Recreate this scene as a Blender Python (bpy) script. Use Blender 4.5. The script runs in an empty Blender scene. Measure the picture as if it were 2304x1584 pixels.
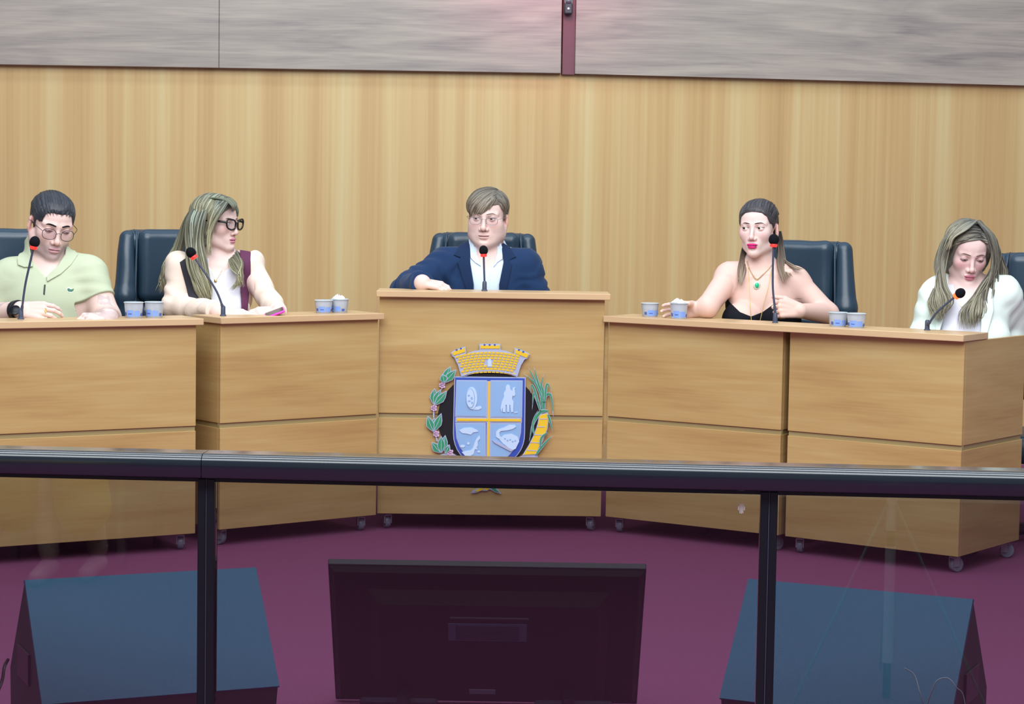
import bpy, math, random
import numpy as np
from mathutils import Vector, Matrix
rng = random.Random(7)
SC = bpy.context.scene
COL = SC.collection
# ------------------------------------------------------------------ camera
F_PX, HORIZON, ROLL, CAM_H = 4950.0, 430.0, 0.9, 1.39
_p = math.atan((792 - HORIZON) / F_PX); _t = math.radians(ROLL)
CF = np.array([0, math.cos(_p), -math.sin(_p)]); _U0 = np.array([0, math.sin(_p), math.cos(_p)]); _R0 = np.array([1.0, 0, 0])
CR = math.cos(_t) * _R0 + math.sin(_t) * _U0
CU = math.cos(_t) * _U0 - math.sin(_t) * _R0
CC = np.array([0, 0, CAM_H])
cam_data = bpy.data.cameras.new('camera'); cam = bpy.data.objects.new('camera', cam_data); COL.objects.link(cam)
cam_data.sensor_fit = 'HORIZONTAL'; cam_data.sensor_width = 36.0; cam_data.lens = 36.0 * F_PX / 2304
M4 = Matrix.Identity(4)
for i in range(3):
    M4[i][0] = CR[i]; M4[i][1] = CU[i]; M4[i][2] = -CF[i]; M4[i][3] = CC[i]
cam.matrix_world = M4; cam_data.clip_end = 100
SC.camera = cam
# ------------------------------------------------------------------ world, lamps, exposure
SC.view_settings.view_transform = 'Standard'; SC.view_settings.look = 'None'
SC.view_settings.exposure = 0.0; SC.view_settings.gamma = 1.0; SC.view_settings.use_curve_mapping = False
W = bpy.data.worlds.new('world'); SC.world = W; W.use_nodes = True
W.node_tree.nodes['Background'].inputs[0].default_value = (0.86, 0.93, 1.0, 1); W.node_tree.nodes['Background'].inputs[1].default_value = 0.38
def area(name, loc, target, sx, sy, power, color):
    l = bpy.data.lights.new(name, 'AREA'); l.shape = 'RECTANGLE'; l.size = sx; l.size_y = sy; l.energy = power; l.color = color
    o = bpy.data.objects.new(name, l); COL.objects.link(o); o.location = loc
    o.rotation_euler = (Vector(target) - Vector(loc)).to_track_quat('-Z', 'Y').to_euler(); return o
area('ceiling_lamp', (0, 7.0, 4.6), (0, 8.6, 0.6), 6.0, 2.0, 165, (0.93, 0.97, 1.0))
area('hall_lamp', (0, 1.5, 4.6), (0, 8.0, 0.5), 7.0, 2.0, 360, (0.92, 0.97, 1.0))
area('front_fill', (0, 4.4, 4.7), (0, 4.5, 0.0), 7.0, 1.2, 230, (0.90, 0.96, 1.0))  # added fill, brightens the mirrored stand and the speaker fronts
area('wall_wash', (0, 9.9, 3.9), (0, 11.0, 2.2), 7.0, 0.3, 46, (0.62, 0.82, 1.0))  # added cool wash, makes the wall paler and bluer towards the top
_sp = bpy.data.lights.new('magenta_spot', 'SPOT'); _sp.energy = 420; _sp.color = (1.0, 0.13, 0.42); _sp.spot_size = math.radians(24); _sp.spot_blend = 1.0; _sp.shadow_soft_size = 0.2
_so = bpy.data.objects.new('magenta_spot', _sp); COL.objects.link(_so); _so.location = (0.1, 8.0, 4.4)
_so.rotation_euler = (Vector((0.12, 11.0, 2.75)) - Vector((0.1, 8.0, 4.4))).to_track_quat('-Z', 'Y').to_euler()
# ------------------------------------------------------------------ pixel helpers (frame 2304 x 1584): rays of the survey camera
def aty(px, py, y):
    d = CF + CR * (px - 1152) / F_PX - CU * (py - 792) / F_PX
    return CC + d * (y / d[1])
def atz(px, py, z):
    d = CF + CR * (px - 1152) / F_PX - CU * (py - 792) / F_PX
    return CC + d * ((z - CAM_H) / d[2])
def proj(X, Y, Z):
    Z = Z - CAM_H
    w = X * CF[0] + Y * CF[1] + Z * CF[2]
    return 1152 + F_PX * (X * CR[0] + Y * CR[1] + Z * CR[2]) / w, 792 - F_PX * (X * CU[0] + Y * CU[1] + Z * CU[2]) / w
# ------------------------------------------------------------------ materials
def lin(c):
    return tuple(((v / 255) / 12.92 if v / 255 <= 0.04045 else ((v / 255 + 0.055) / 1.055) ** 2.4) for v in c)
MATS = {}
def mat(name, c, rough=0.5, metal=0.0, spec=0.5, emit=None, estr=0, bump=None, sheen=0, vcol=False, var=None):
    """c sRGB 0-255; bump=(scale, strength) noise bump; var=(scale, amount) noise value variation"""
    if name in MATS: return MATS[name]
    m = bpy.data.materials.new(name); m.use_nodes = True; nt = m.node_tree; b = nt.nodes['Principled BSDF']
    b.inputs['Base Color'].default_value = (*lin(c), 1); b.inputs['Roughness'].default_value = rough; b.inputs['Metallic'].default_value = metal
    b.inputs['Specular IOR Level'].default_value = spec
    if sheen: b.inputs['Sheen Weight'].default_value = sheen
    if emit: b.inputs['Emission Color'].default_value = (*lin(emit), 1); b.inputs['Emission Strength'].default_value = estr
    src = None
    if vcol:
        a = nt.nodes.new('ShaderNodeVertexColor'); a.layer_name = 'Col'; src = a.outputs[0]; nt.links.new(src, b.inputs['Base Color'])
    tc = nt.nodes.new('ShaderNodeTexCoord')
    if var:
        n = nt.nodes.new('ShaderNodeTexNoise'); n.inputs['Scale'].default_value = var[0]; n.inputs['Detail'].default_value = 4; nt.links.new(tc.outputs['Object'], n.inputs['Vector'])
        r = nt.nodes.new('ShaderNodeMapRange'); r.inputs[3].default_value = 1 - var[1]; r.inputs[4].default_value = 1 + var[1]; nt.links.new(n.outputs[0], r.inputs[0])
        x = nt.nodes.new('ShaderNodeMix'); x.data_type = 'RGBA'; x.blend_type = 'MULTIPLY'; x.inputs[0].default_value = 1
        if src: nt.links.new(src, x.inputs[6])
        else: x.inputs[6].default_value = (*lin(c), 1)
        nt.links.new(r.outputs[0], x.inputs[7]); nt.links.new(x.outputs[2], b.inputs['Base Color'])
    if bump:
        n = nt.nodes.new('ShaderNodeTexNoise'); n.inputs['Scale'].default_value = bump[0]; n.inputs['Detail'].default_value = 3
        mp = nt.nodes.new('ShaderNodeMapping'); nt.links.new(tc.outputs['Object'], mp.inputs[0]); nt.links.new(mp.outputs[0], n.inputs['Vector'])
        if len(bump) > 2: mp.inputs['Scale'].default_value = bump[2]
        bp = nt.nodes.new('ShaderNodeBump'); bp.inputs['Strength'].default_value = bump[1]; bp.inputs['Distance'].default_value = 0.004
        nt.links.new(n.outputs[0], bp.inputs['Height']); nt.links.new(bp.outputs[0], b.inputs['Normal'])
    MATS[name] = m; return m
def wood(name, cols, scale, fine, rough=0.35, offset=(0, 0, 0), dist=0.0, spec=0.4, perobj=False):
    """streaked wood: cols = list of (pos, sRGB); scale stretches the broad streaks, fine the fine grain"""
    if name in MATS: return MATS[name]
    m = bpy.data.materials.new(name); m.use_nodes = True; nt = m.node_tree; b = nt.nodes['Principled BSDF']
    b.inputs['Roughness'].default_value = rough; b.inputs['Specular IOR Level'].default_value = spec
    tc = nt.nodes.new('ShaderNodeTexCoord')
    vec = tc.outputs['Object']
    if perobj:
        oi = nt.nodes.new('ShaderNodeObjectInfo'); ml = nt.nodes.new('ShaderNodeVectorMath'); ml.operation = 'SCALE'
        nt.links.new(oi.outputs['Random'], ml.inputs['Scale']); ml.inputs[0].default_value = (37, 11, 53)
        ad = nt.nodes.new('ShaderNodeVectorMath'); nt.links.new(vec, ad.inputs[0]); nt.links.new(ml.outputs[0], ad.inputs[1]); vec = ad.outputs[0]
    def noise(sc, det, dst):
        mp = nt.nodes.new('ShaderNodeMapping'); mp.inputs['Scale'].default_value = sc; mp.inputs['Location'].default_value = offset
        nt.links.new(vec, mp.inputs[0]); n = nt.nodes.new('ShaderNodeTexNoise'); n.inputs['Scale'].default_value = 1; n.inputs['Detail'].default_value = det
        n.inputs['Distortion'].default_value = dst; nt.links.new(mp.outputs[0], n.inputs['Vector']); return n.outputs[0]
    a = noise(scale, 3, dist); f = noise(fine, 3, 0.2)
    mx = nt.nodes.new('ShaderNodeMix'); mx.inputs[0].default_value = 0.28; nt.links.new(a, mx.inputs[2]); nt.links.new(f, mx.inputs[3])
    cr = nt.nodes.new('ShaderNodeValToRGB'); e = cr.color_ramp.elements
    while len(e) < len(cols): e.new(0.5)
    for el, (p, c) in zip(e, cols): el.position = p; el.color = (*lin(c), 1)
    nt.links.new(mx.outputs[0], cr.inputs[0]); nt.links.new(cr.outputs[0], b.inputs['Base Color'])
    MATS[name] = m; return m
DESK = [(0.30, (165, 129, 81)), (0.45, (179, 146, 94)), (0.60, (187, 158, 105)), (0.72, (191, 167, 115))]
M_DESK = wood('desk_laminate', DESK, (1.1, 1.1, 11), (4, 4, 90), 0.38, (0, 0, 0), 0.3, perobj=False)
M_EDGE = wood('tabletop_laminate', [(0.3, (196, 163, 122)), (0.7, (208, 178, 138))], (1.0, 6, 6), (4, 60, 60), 0.35)
M_GROOVE = wood('groove_laminate', [(0.3, (150, 132, 90)), (0.7, (160, 144, 100))], (1, 1, 9), (4, 4, 60), 0.5)
M_WALL = wood('wall_laminate', [(0.30, (184, 149, 101)), (0.45, (196, 162, 111)), (0.55, (202, 173, 122)), (0.68, (206, 185, 136))], (9, 9, 0.12), (60, 60, 0.6), 0.45, (0.3, 0, 0), 0.1)
M_PANEL = wood('brown_panel_laminate', [(0.28, (122, 113, 111)), (0.42, (146, 136, 130)), (0.56, (163, 152, 142)), (0.75, (180, 168, 156))], (0.9, 0.9, 9), (5, 5, 130), 0.5, (0, 0, 0), 1.6)
M_CARPET = mat('carpet', (134, 74, 110), 0.95, spec=0.1, bump=(500, 0.5), var=(260, 0.22))
M_BLACK = mat('black_metal', (16, 19, 28), 0.35, spec=0.3)
M_SPK_SHEEN = mat('speaker_teal_sheen', (12, 80, 112), 0.5, spec=0.4, bump=(900, 0.3))  # black speakers: their bluish reflection is put into the base colour
M_SPKD = mat('speaker_dark', (30, 28, 40), 0.6)
M_TV = mat('tv_plastic', (14, 14, 18), 0.45, spec=0.25)
M_TVD = mat('tv_vent', (64, 76, 106), 0.5)
M_FOAM = mat('mic_foam', (22, 24, 30), 0.9, spec=0.1, bump=(700, 0.6))
M_MIC = mat('mic_stem', (62, 70, 92), 0.45)
M_RED = mat('mic_light', (255, 40, 40), 0.4, emit=(255, 40, 30), estr=1.6)
M_REDB = mat('mic_light_bright', (255, 90, 40), 0.4, emit=(255, 70, 30), estr=4.0)
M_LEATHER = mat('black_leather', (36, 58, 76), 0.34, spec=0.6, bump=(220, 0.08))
M_CHROME = mat('chrome', (200, 205, 212), 0.25, 1.0)
M_PLAST = mat('grey_plastic', (120, 125, 140), 0.35)
# ------------------------------------------------------------------ object helpers
def tag(o, label=None, cat=None, group=None, kind=None):
    if label: o['label'] = label
    if cat: o['category'] = cat
    if group: o['group'] = group
    if kind: o['kind'] = kind
    return o
def empty(name, loc=(0, 0, 0), rz=0.0, parent=None):
    o = bpy.data.objects.new(name, None); COL.objects.link(o); o.location = loc; o.rotation_euler = (0, 0, rz); o.empty_display_size = 0.1
    if parent: o.parent = parent
    return o
def mesh_obj(name, V, Fc, m, parent=None, smooth=False, colors=None, loc=None):
    me = bpy.data.meshes.new(name)
    if isinstance(V, np.ndarray) and isinstance(Fc, np.ndarray):
        n, q = len(V), len(Fc); k = Fc.shape[1]
        me.vertices.add(n); me.vertices.foreach_set('co', V.astype(np.float32).ravel())
        me.loops.add(q * k); me.loops.foreach_set('vertex_index', Fc.astype(np.int32).ravel())
        me.polygons.add(q); me.polygons.foreach_set('loop_start', np.arange(0, q * k, k, dtype=np.int32))
        me.update(calc_edges=True); me.validate()
    else:
        me.from_pydata([tuple(map(float, v)) for v in V], [], Fc); me.update()
    if smooth: me.shade_smooth()
    if colors is not None:
        at = me.color_attributes.new('Col', 'FLOAT_COLOR', 'POINT')
        c4 = np.ones((len(V), 4), np.float32); c4[:, :3] = colors; at.data.foreach_set('color', c4.ravel())
    if isinstance(m, (list, tuple)):
        for x in m: me.materials.append(x)
    else: me.materials.append(m)
    o = bpy.data.objects.new(name, me); COL.objects.link(o)
    if loc is not None: o.location = loc
    if parent: o.parent = parent
    return o
class MB:
    """collects primitive shapes, builds ONE mesh object"""
    def __init__(s): s.V = []; s.F = []
    def add(s, V, Fc):
        n = len(s.V); s.V += [tuple(map(float, v)) for v in V]; s.F += [tuple(i + n for i in f) for f in Fc]; return s
    def box(s, lo, hi, bev=0.0):
        (a, b, c), (d, e, f) = lo, hi
        if bev <= 0:
            return s.add([(a, b, c), (d, b, c), (d, e, c), (a, e, c), (a, b, f), (d, b, f), (d, e, f), (a, e, f)],
                         [(0, 3, 2, 1), (4, 5, 6, 7), (0, 1, 5, 4), (1, 2, 6, 5), (2, 3, 7, 6), (3, 0, 4, 7)])
        t = bev; V = []; Fc = []
        cs = [(a, d), (b, e), (c, f)]; idx = {}
        for i in (0, 1):
            for j in (0, 1):
                for k in (0, 1):
                    base = [cs[0][i], cs[1][j], cs[2][k]]; sg = [1 - 2 * i, 1 - 2 * j, 1 - 2 * k]
                    for ax in range(3):
                        p = [base[q] + (0 if q == ax else sg[q] * t) for q in range(3)]
                        idx[(i, j, k, ax)] = len(V); V.append(p)
        I = idx
        for i, w in ((0, 1), (1, 0)):
            q = [I[(i, 0, 0, 0)], I[(i, 1, 0, 0)], I[(i, 1, 1, 0)], I[(i, 0, 1, 0)]]; Fc.append(q[::-1] if w else q)
            q = [I[(0, i, 0, 1)], I[(0, i, 1, 1)], I[(1, i, 1, 1)], I[(1, i, 0, 1)]]; Fc.append(q[::-1] if w else q)
            q = [I[(0, 0, i, 2)], I[(1, 0, i, 2)], I[(1, 1, i, 2)], I[(0, 1, i, 2)]]; Fc.append(q[::-1] if w else q)
        for i in (0, 1):
            for j in (0, 1):
                Fc.append([I[(i, j, 0, 0)], I[(i, j, 1, 0)], I[(i, j, 1, 1)], I[(i, j, 0, 1)]])
                Fc.append([I[(i, 0, j, 0)], I[(i, 1, j, 0)], I[(i, 1, j, 2)], I[(i, 0, j, 2)]])
                Fc.append([I[(0, i, j, 1)], I[(1, i, j, 1)], I[(1, i, j, 2)], I[(0, i, j, 2)]])
                for k in (0, 1): Fc.append([I[(i, j, k, 0)], I[(i, j, k, 1)], I[(i, j, k, 2)]])
        return s.add(V, Fc)
    def tube(s, pts, rad, n=8, cap=True, flat=1.0, up=None):
        pts = [np.array(p, float) for p in pts]; m = len(pts)
        rad = [rad] * m if not hasattr(rad, '__len__') else rad
        V = []; prev = None
        for i, p in enumerate(pts):
            t = pts[min(i + 1, m - 1)] - pts[max(i - 1, 0)]; t = t / (np.linalg.norm(t) + 1e-9)
            if prev is None:
                u = np.array(up, float) if up is not None else (np.array([0, 0, 1.0]) if abs(t[2]) < 0.9 else np.array([1.0, 0, 0]))
            else: u = prev
            u = u - t * (u @ t); u /= np.linalg.norm(u) + 1e-9; prev = u; v = np.cross(t, u)
            for k in range(n):
                a = 2 * math.pi * k / n; V.append(p + rad[i] * (math.cos(a) * u * flat + math.sin(a) * v))
        Fc = [(i * n + k, i * n + (k + 1) % n, (i + 1) * n + (k + 1) % n, (i + 1) * n + k) for i in range(m - 1) for k in range(n)]
        if cap: Fc += [tuple(range(n))[::-1], tuple((m - 1) * n + k for k in range(n))]
        return s.add(V, Fc)
    def lathe(s, prof, c=(0, 0, 0), n=20, axis='z'):
        V = []
        for r, h in prof:
            for k in range(n):
                a = 2 * math.pi * k / n; x, y = r * math.cos(a), r * math.sin(a)
                V.append({'z': (c[0] + x, c[1] + y, c[2] + h), 'y': (c[0] + x, c[1] - h, c[2] + y), 'x': (c[0] + h, c[1] + x, c[2] + y)}[axis])
        m = len(prof)
        Fc = [(i * n + k, i * n + (k + 1) % n, (i + 1) * n + (k + 1) % n, (i + 1) * n + k) for i in range(m - 1) for k in range(n)]
        if prof[0][0] > 1e-6: Fc.append(tuple(range(n))[::-1])
        if prof[-1][0] > 1e-6: Fc.append(tuple((m - 1) * n + k for k in range(n)))
        return s.add(V, Fc)
    def prism(s, poly, y0, y1):
        """poly (x,z) extruded along y, y0 the front (camera side)"""
        a = sum(poly[i][0] * poly[(i + 1) % len(poly)][1] - poly[(i + 1) % len(poly)][0] * poly[i][1] for i in range(len(poly)))
        if a < 0: poly = poly[::-1]
        n = len(poly); V = [(x, y0, z) for x, z in poly] + [(x, y1, z) for x, z in poly]
        Fc = [tuple(range(n)), tuple(range(n, 2 * n))[::-1]] + [(i, i + n, (i + 1) % n + n, (i + 1) % n) for i in range(n)]
        return s.add(V, Fc)
    def build(s, name, m, parent=None, smooth=False, loc=None):
        return mesh_obj(name, s.V, s.F, m, parent, smooth, None, loc)
def autosmooth(o, ang=40):
    o.data.shade_smooth()
    md = o.data
    try: md.set_sharp_from_angle(angle=math.radians(ang))
    except Exception: pass
    return o
def copy_tree(o, parent=None):
    c = o.copy(); COL.objects.link(c); c.parent = parent
    for ch in list(o.children): copy_tree(ch, c)
    return c
def crom(pts, n):
    """Catmull-Rom through pts, n samples"""
    P = [np.array(p, float) for p in pts]; P = [2 * P[0] - P[1]] + P + [2 * P[-1] - P[-2]]
    out = []
    for s in np.linspace(0, len(P) - 3 - 1e-6, n):
        i = int(s); t = s - i; a, b, c, d = P[i:i + 4]
        out.append(0.5 * (2 * b + (c - a) * t + (2 * a - 5 * b + 4 * c - d) * t * t + (3 * b - a - 3 * c + d) * t ** 3))
    return out
# ================================================================== THE SETTING
fl = MB().box((-7, -1.0, -0.2), (7, 12.5, 0.0)).build('floor', M_CARPET); tag(fl, 'plum carpet covering the whole stage floor', kind='structure')
WY = 11.0                                                            # the back wall: two facets that meet under the maroon strip
xs = aty(1262, 150, WY)[0]
zb = aty(1262, 166, WY)[2]                                           # lower edge of the brown panels
fang = math.radians(-11)
wallroot = empty('wall_back', (0, WY, 0)); tag(wallroot, 'back wall of pale vertical grain panels below brown horizontal grain panels', kind='structure')
def wx(px, facet):
    """x along the facet (measured from the seam) for a photo column"""
    if facet == 0: return aty(px, 150, WY)[0] - xs
    d = CF + CR * (px - 1152) / F_PX - CU * (150 - 792) / F_PX; dx = d[0] / d[1]
    c, s = math.cos(-fang), math.sin(-fang)
    u = (dx * WY - xs) / (c - dx * s); return u
def facet_box(name, u0, u1, z0, z1, t0, t1, facet, m, bev=0.0):
    o = MB().box((u0, t0, z0), (u1, t1, z1), bev).build(name, m, wallroot); o.location = (xs, 0, 0)
    if facet: o.rotation_euler = (0, 0, -fang)
    return o
seamsL = [-5.0, wx(447, 0), 0.0]; seamsR = [0.0, wx(2069, 1), 5.2]
for fct, sm in ((0, seamsL), (1, seamsR)):
    for a, b in zip(sm[:-1], sm[1:]): facet_box('pale_panel', a + 0.0001, b - 0.0001, 0, zb + 0.1, 0.0, 0.03, fct, M_WALL)
gs = wx(1290, 1); gl = 0.0
for a, b in ((-5.0, wx(495, 0)), (wx(495, 0), gl)): facet_box('brown_panel', a + 0.001, b - 0.001, zb, zb + 1.3, -0.045, -0.005, 0, M_PANEL, 0.002)
for a, b in ((gs, wx(1741, 1)), (wx(1741, 1), 5.2)): facet_box('brown_panel', a, b, zb, zb + 1.3, -0.045, -0.005, 1, M_PANEL, 0)
facet_box('maroon_strip', gl + 0.001, gs - 0.001, zb - 0.004, zb + 1.3, -0.03, -0.004, 1, mat('maroon_strip', (112, 66, 78), 0.5))
facet_box('backing', -5.0, 0.0, 0, zb + 1.4, 0.031, 0.05, 0, M_WALL); facet_box('backing', 0.0, 5.2, 0, zb + 1.4, 0.031, 0.05, 1, M_WALL)
br = empty('wall_bracket', (aty(1279, 10, WY - 0.05)[0], WY - 0.03, aty(1277, 34, WY)[2])); tag(br, 'small black bracket with bright screw and chrome tip on the maroon wall strip', 'bracket')
autosmooth(MB().box((-0.021, -0.045, 0), (0.021, 0.0, 0.052), 0.006).build('bracket_body', mat('bracket_black', (52, 56, 62), 0.45), br))
autosmooth(MB().lathe([(0.0055, 0), (0.0055, 0.003), (0.003, 0.005)], (0, -0.045, 0.026), 12, 'y').build('screw', mat('bright_screw', (225, 245, 245), 0.3), br))
autosmooth(MB().lathe([(0.018, 0.052), (0.021, 0.056), (0.021, 0.075), (0.015, 0.10), (0.015, 0.16)], (0, -0.024, 0), 20).build('chrome_tip', M_CHROME, br))
# ================================================================== DESKS
Z_BOT, Z_G0, Z_G1, Z_SIDE, Z_MID, TOPT = 0.067, 0.461, 0.480, 0.865, 0.955, 0.025
def caster(parent, x, y, ang=0.0):
    r = empty('caster', (x, y, 0), ang, parent)
    autosmooth(MB().lathe([(0.012, -0.011), (0.026, -0.011), (0.028, -0.008), (0.028, 0.008), (0.026, 0.011), (0.012, 0.011)], (0.012, 0, 0.028), 18, 'y').build('wheel', mat('caster_wheel', (118, 122, 140), 0.3), r))
    autosmooth(MB().box((-0.012, -0.016, 0.052), (0.02, 0.016, 0.060), 0.002).box((-0.01, -0.016, 0.022), (0.014, -0.012, 0.056)).box((-0.01, 0.012, 0.022), (0.014, 0.016, 0.056)).lathe([(0.006, 0.058), (0.006, 0.072)], (-0.002, 0, 0), 10).build('fork', mat('caster_fork', (165, 170, 180), 0.3, 0.6), r))
def desk(label, L, R, ztop, depth, wheels, group='council desks'):
    L = np.array(L); R = np.array(R); ang = math.atan2(R[1] - L[1], R[0] - L[0]); w = float(np.linalg.norm(R - L))
    d = empty('council_desk', (L[0], L[1], 0), ang); tag(d, label, 'desk', group)
    t = 0.018
    def pan(name, lo, hi, m=M_DESK, b=0.0012):
        return MB().box(lo, hi, b).build(name, m, d)
    pan('upper_front_panel', (0, 0, Z_G1), (w, t, ztop)); pan('lower_front_panel', (0, 0, Z_BOT), (w, t, Z_G0))
    pan('groove_strip', (0.001, 0.007, Z_G0 - 0.004), (w - 0.001, t + 0.004, Z_G1 + 0.004), M_GROOVE, 0)
    for x0 in (0, w - t):
        sp = empty('side_panel', (0, 0, 0), 0, d)
        MB().box((x0, t + 0.0005, Z_G1), (x0 + t, depth, ztop), 0.001).build('upper_board', M_DESK, sp)
        MB().box((x0, t + 0.0005, Z_BOT), (x0 + t, depth, Z_G0), 0.001).build('lower_board', M_DESK, sp)
        MB().box((x0 + 0.006, t + 0.0045, Z_G0 - 0.003), (x0 + t - 0.006, depth - 0.003, Z_G1 + 0.003)).build('groove_strip', M_GROOVE, sp)
    pan('bottom_shelf', (t, t + 0.002, Z_BOT + 0.002), (w - t, depth - 0.02, Z_BOT + 0.018), M_DESK, 0)
    for x, y, a in wheels(w, depth): caster(d, x, y, a)
    return d, L, ang, w
def top_board(parent, x0, x1, y0, y1, z):
    MB().box((0.02, 0.02, 0.735), (x1 - 0.05, y1 - 0.01, 0.76)).build('inner_worktop', M_EDGE, parent)
    return autosmooth(MB().box((x0, y0, z), (x1, 0.20, z + TOPT), 0.002).build('ledge', M_EDGE, parent))
wh = lambda w, dp: ((0.04, 0.05, 1.9), (w - 0.04, 0.05, 1.2), (0.04, dp - 0.05, 0.4), (w - 0.04, dp - 0.05, 0.4))
D1L, D1R = (-2.02, 7.848), (-1.199, 8.329)
d1, o1, a1, w1 = desk('left end desk of pale wood, in front of the man in the green polo', D1L, D1R, Z_SIDE, 0.55, wh); top_board(d1, -0.02, w1 + 0.022, -0.022, 0.56, Z_SIDE)
D2L, D2R = (-1.119, 8.425), (-0.543, 8.880)
d2, o2, a2, w2 = desk('angled pale wood desk between the left end desk and the tall crest desk', D2L, D2R, Z_SIDE, 0.50, wh); top_board(d2, -0.012, w2 + 0.016, -0.022, 0.5, Z_SIDE)
DCL, DCR = (-0.541, 8.922), (0.374, 8.932)
dc, oc, ac, wc = desk('tall central pale wood desk with the painted crest on its front', DCL, DCR, Z_MID, 0.52, wh); top_board(dc, -0.012, wc + 0.022, -0.03, 0.54, Z_MID)
D3L, D3R = (0.393, 8.936), (1.049, 8.505)
d3, o3, a3, w3 = desk('pale wood desk directly right of the crest desk, under the long worktop', D3L, D3R, Z_SIDE, 0.50, wh)
D4L, D4R = (1.074, 8.490), (1.660, 8.055)
d4, o4, a4, w4 = desk('right end desk of pale wood with its side panel angled back', D4L, D4R, Z_SIDE, 0.545, wh)
L34 = np.array(D3L); R34 = np.array(D4R); a34 = math.atan2(R34[1] - L34[1], R34[0] - L34[0]); w34 = float(np.linalg.norm(R34 - L34))
lw = empty('long_worktop', (L34[0], L34[1], Z_SIDE + 0.0008), a34); tag(lw, 'long pale wood worktop lying across both right hand desks', 'worktop')
autosmooth(MB().box((-0.010, -0.03, 0), (w34 + 0.008, 0.20, TOPT), 0.002).build('top_board', M_EDGE, lw))
# filler strip between the crest desk and the right desks
fp = MB().box((0.376, 8.952, 0.36), (0.3925, 8.97, Z_SIDE - 0.002)).build('filler_strip', M_DESK); tag(fp, 'narrow pale wood filler strip upright between crest desk and right desk', 'strip')
DESKS = {1: (o1, a1, w1, Z_SIDE + TOPT), 2: (o2, a2, w2, Z_SIDE + TOPT), 'c': (oc, ac, wc, Z_MID + TOPT), 3: (L34, a34, w34, Z_SIDE + TOPT)}
def on_desk(k, px, off):
    """point on a worktop, off metres behind its front line, that the photo shows in column px"""
    o, a, w, z = DESKS[k]; u = np.array([math.cos(a), math.sin(a)]); n = np.array([-math.sin(a), math.cos(a)])
    lo, hi = -0.6, w + 0.6
    for _ in range(40):
        m = (lo + hi) / 2; q = o + u * m + n * off
        x, _y = proj(q[0], q[1], z)
        if x < px: lo = m
        else: hi = m
    return np.array([q[0], q[1], z])
# ================================================================== GLASS RAILING
RY = 4.60; rang = math.radians(-3.1)
rz_top = aty(1152, 1032, RY)[2]
rail = empty('glass_railing', (0, RY, 0), rang); tag(rail, 'black metal railing with smoky glass panes across the front of the stage', 'railing')
cr_, sr_ = math.cos(rang), math.sin(rang)
def rail_x(px, py=1100):
    d = CF + CR * (px - 1152) / F_PX - CU * (py - 792) / F_PX; k = d[0] / d[1]
    # point (x, RY + x*tan) with x = k*y
    y = RY / (1 - k * math.tan(rang)); return k * y / cr_
def rail_profile():
    t, b = rz_top, rz_top - 0.051
    pr = [(0.038, b), (0.038, t - 0.004), (0.034, t), (-0.030, t)]
    for k in range(1, 7):
        a = math.pi / 2 * k / 6; pr.append((-0.030 - 0.020 * math.sin(a), t - 0.018 + 0.018 * math.cos(a)))
    pr += [(-0.050, b + 0.004), (-0.046, b)]
    return pr
def sweep_x(prof, x0, x1):
    n = len(prof); V = [(x0, y, z) for y, z in prof] + [(x1, y, z) for y, z in prof]
    Fc = [tuple(range(n)), tuple(range(n, 2 * n))[::-1]] + [(i, i + n, (i + 1) % n + n, (i + 1) % n) for i in range(n)]
    return V, Fc
xj = rail_x(463, 1040)
M_RAIL = mat('rail_metal', (14, 26, 38), 0.22, spec=0.3); MATS['rail_metal'].node_tree.nodes['Principled BSDF'].inputs['Coat Weight'].default_value = 0.8; MATS['rail_metal'].node_tree.nodes['Principled BSDF'].inputs['Coat Roughness'].default_value = 0.12
for a, b in ((-2.6, xj - 0.0008), (xj + 0.0008, 2.6)):
    V, Fc = sweep_x(rail_profile(), a, b); autosmooth(mesh_obj('top_rail', V, Fc, M_RAIL, rail), 50)
MB().box((-2.6, -0.014, rz_top - 0.062), (2.6, 0.014, rz_top - 0.0505)).build('glazing_channel', M_BLACK, rail)
MB().box((-2.6, -0.02, 0.0), (2.6, 0.02, 0.035)).build('bottom_channel', M_BLACK, rail)
def glass_mat():
    m = bpy.data.materials.new('smoky_glass'); m.use_nodes = True; nt = m.node_tree; nt.nodes.clear()
    out = nt.nodes.new('ShaderNodeOutputMaterial'); tr = nt.nodes.new('ShaderNodeBsdfTransparent'); gl = nt.nodes.new('ShaderNodeBsdfGlossy'); mx = nt.nodes.new('ShaderNodeMixShader'); fr = nt.nodes.new('ShaderNodeFresnel')
    tr.inputs[0].default_value = (0.62, 0.63, 0.64, 1); gl.inputs['Roughness'].default_value = 0.0; gl.inputs[0].default_value = (1, 1, 1, 1); fr.inputs[0].default_value = 1.5
    nt.links.new(fr.outputs[0], mx.inputs[0]); nt.links.new(tr.outputs[0], mx.inputs[1]); nt.links.new(gl.outputs[0], mx.inputs[2]); nt.links.new(mx.outputs[0], out.inputs[0]); return m
M_GLASS = glass_mat()
px1, px2 = rail_x(467, 1200), rail_x(1728, 1200); sp_ = px2 - px1
posts = [px1 - sp_, px1, px2, px2 + sp_]
for x in posts:
    pst = empty('post', (x, 0, 0), 0, rail)
    for sgn in (-1, 1): MB().box((sgn * 0.0095 - 0.0082, -0.02, 0.03), (sgn * 0.0095 + 0.0082, 0.02, rz_top - 0.055), 0.0015).build('post_profile', M_BLACK, pst)
    MB().box((-0.0015, -0.016, 0.03), (0.0015, 0.016, rz_top - 0.056)).build('gasket', mat('gasket', (70, 76, 96), 0.4), pst)
edges = [-2.6] + posts + [2.6]
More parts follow.
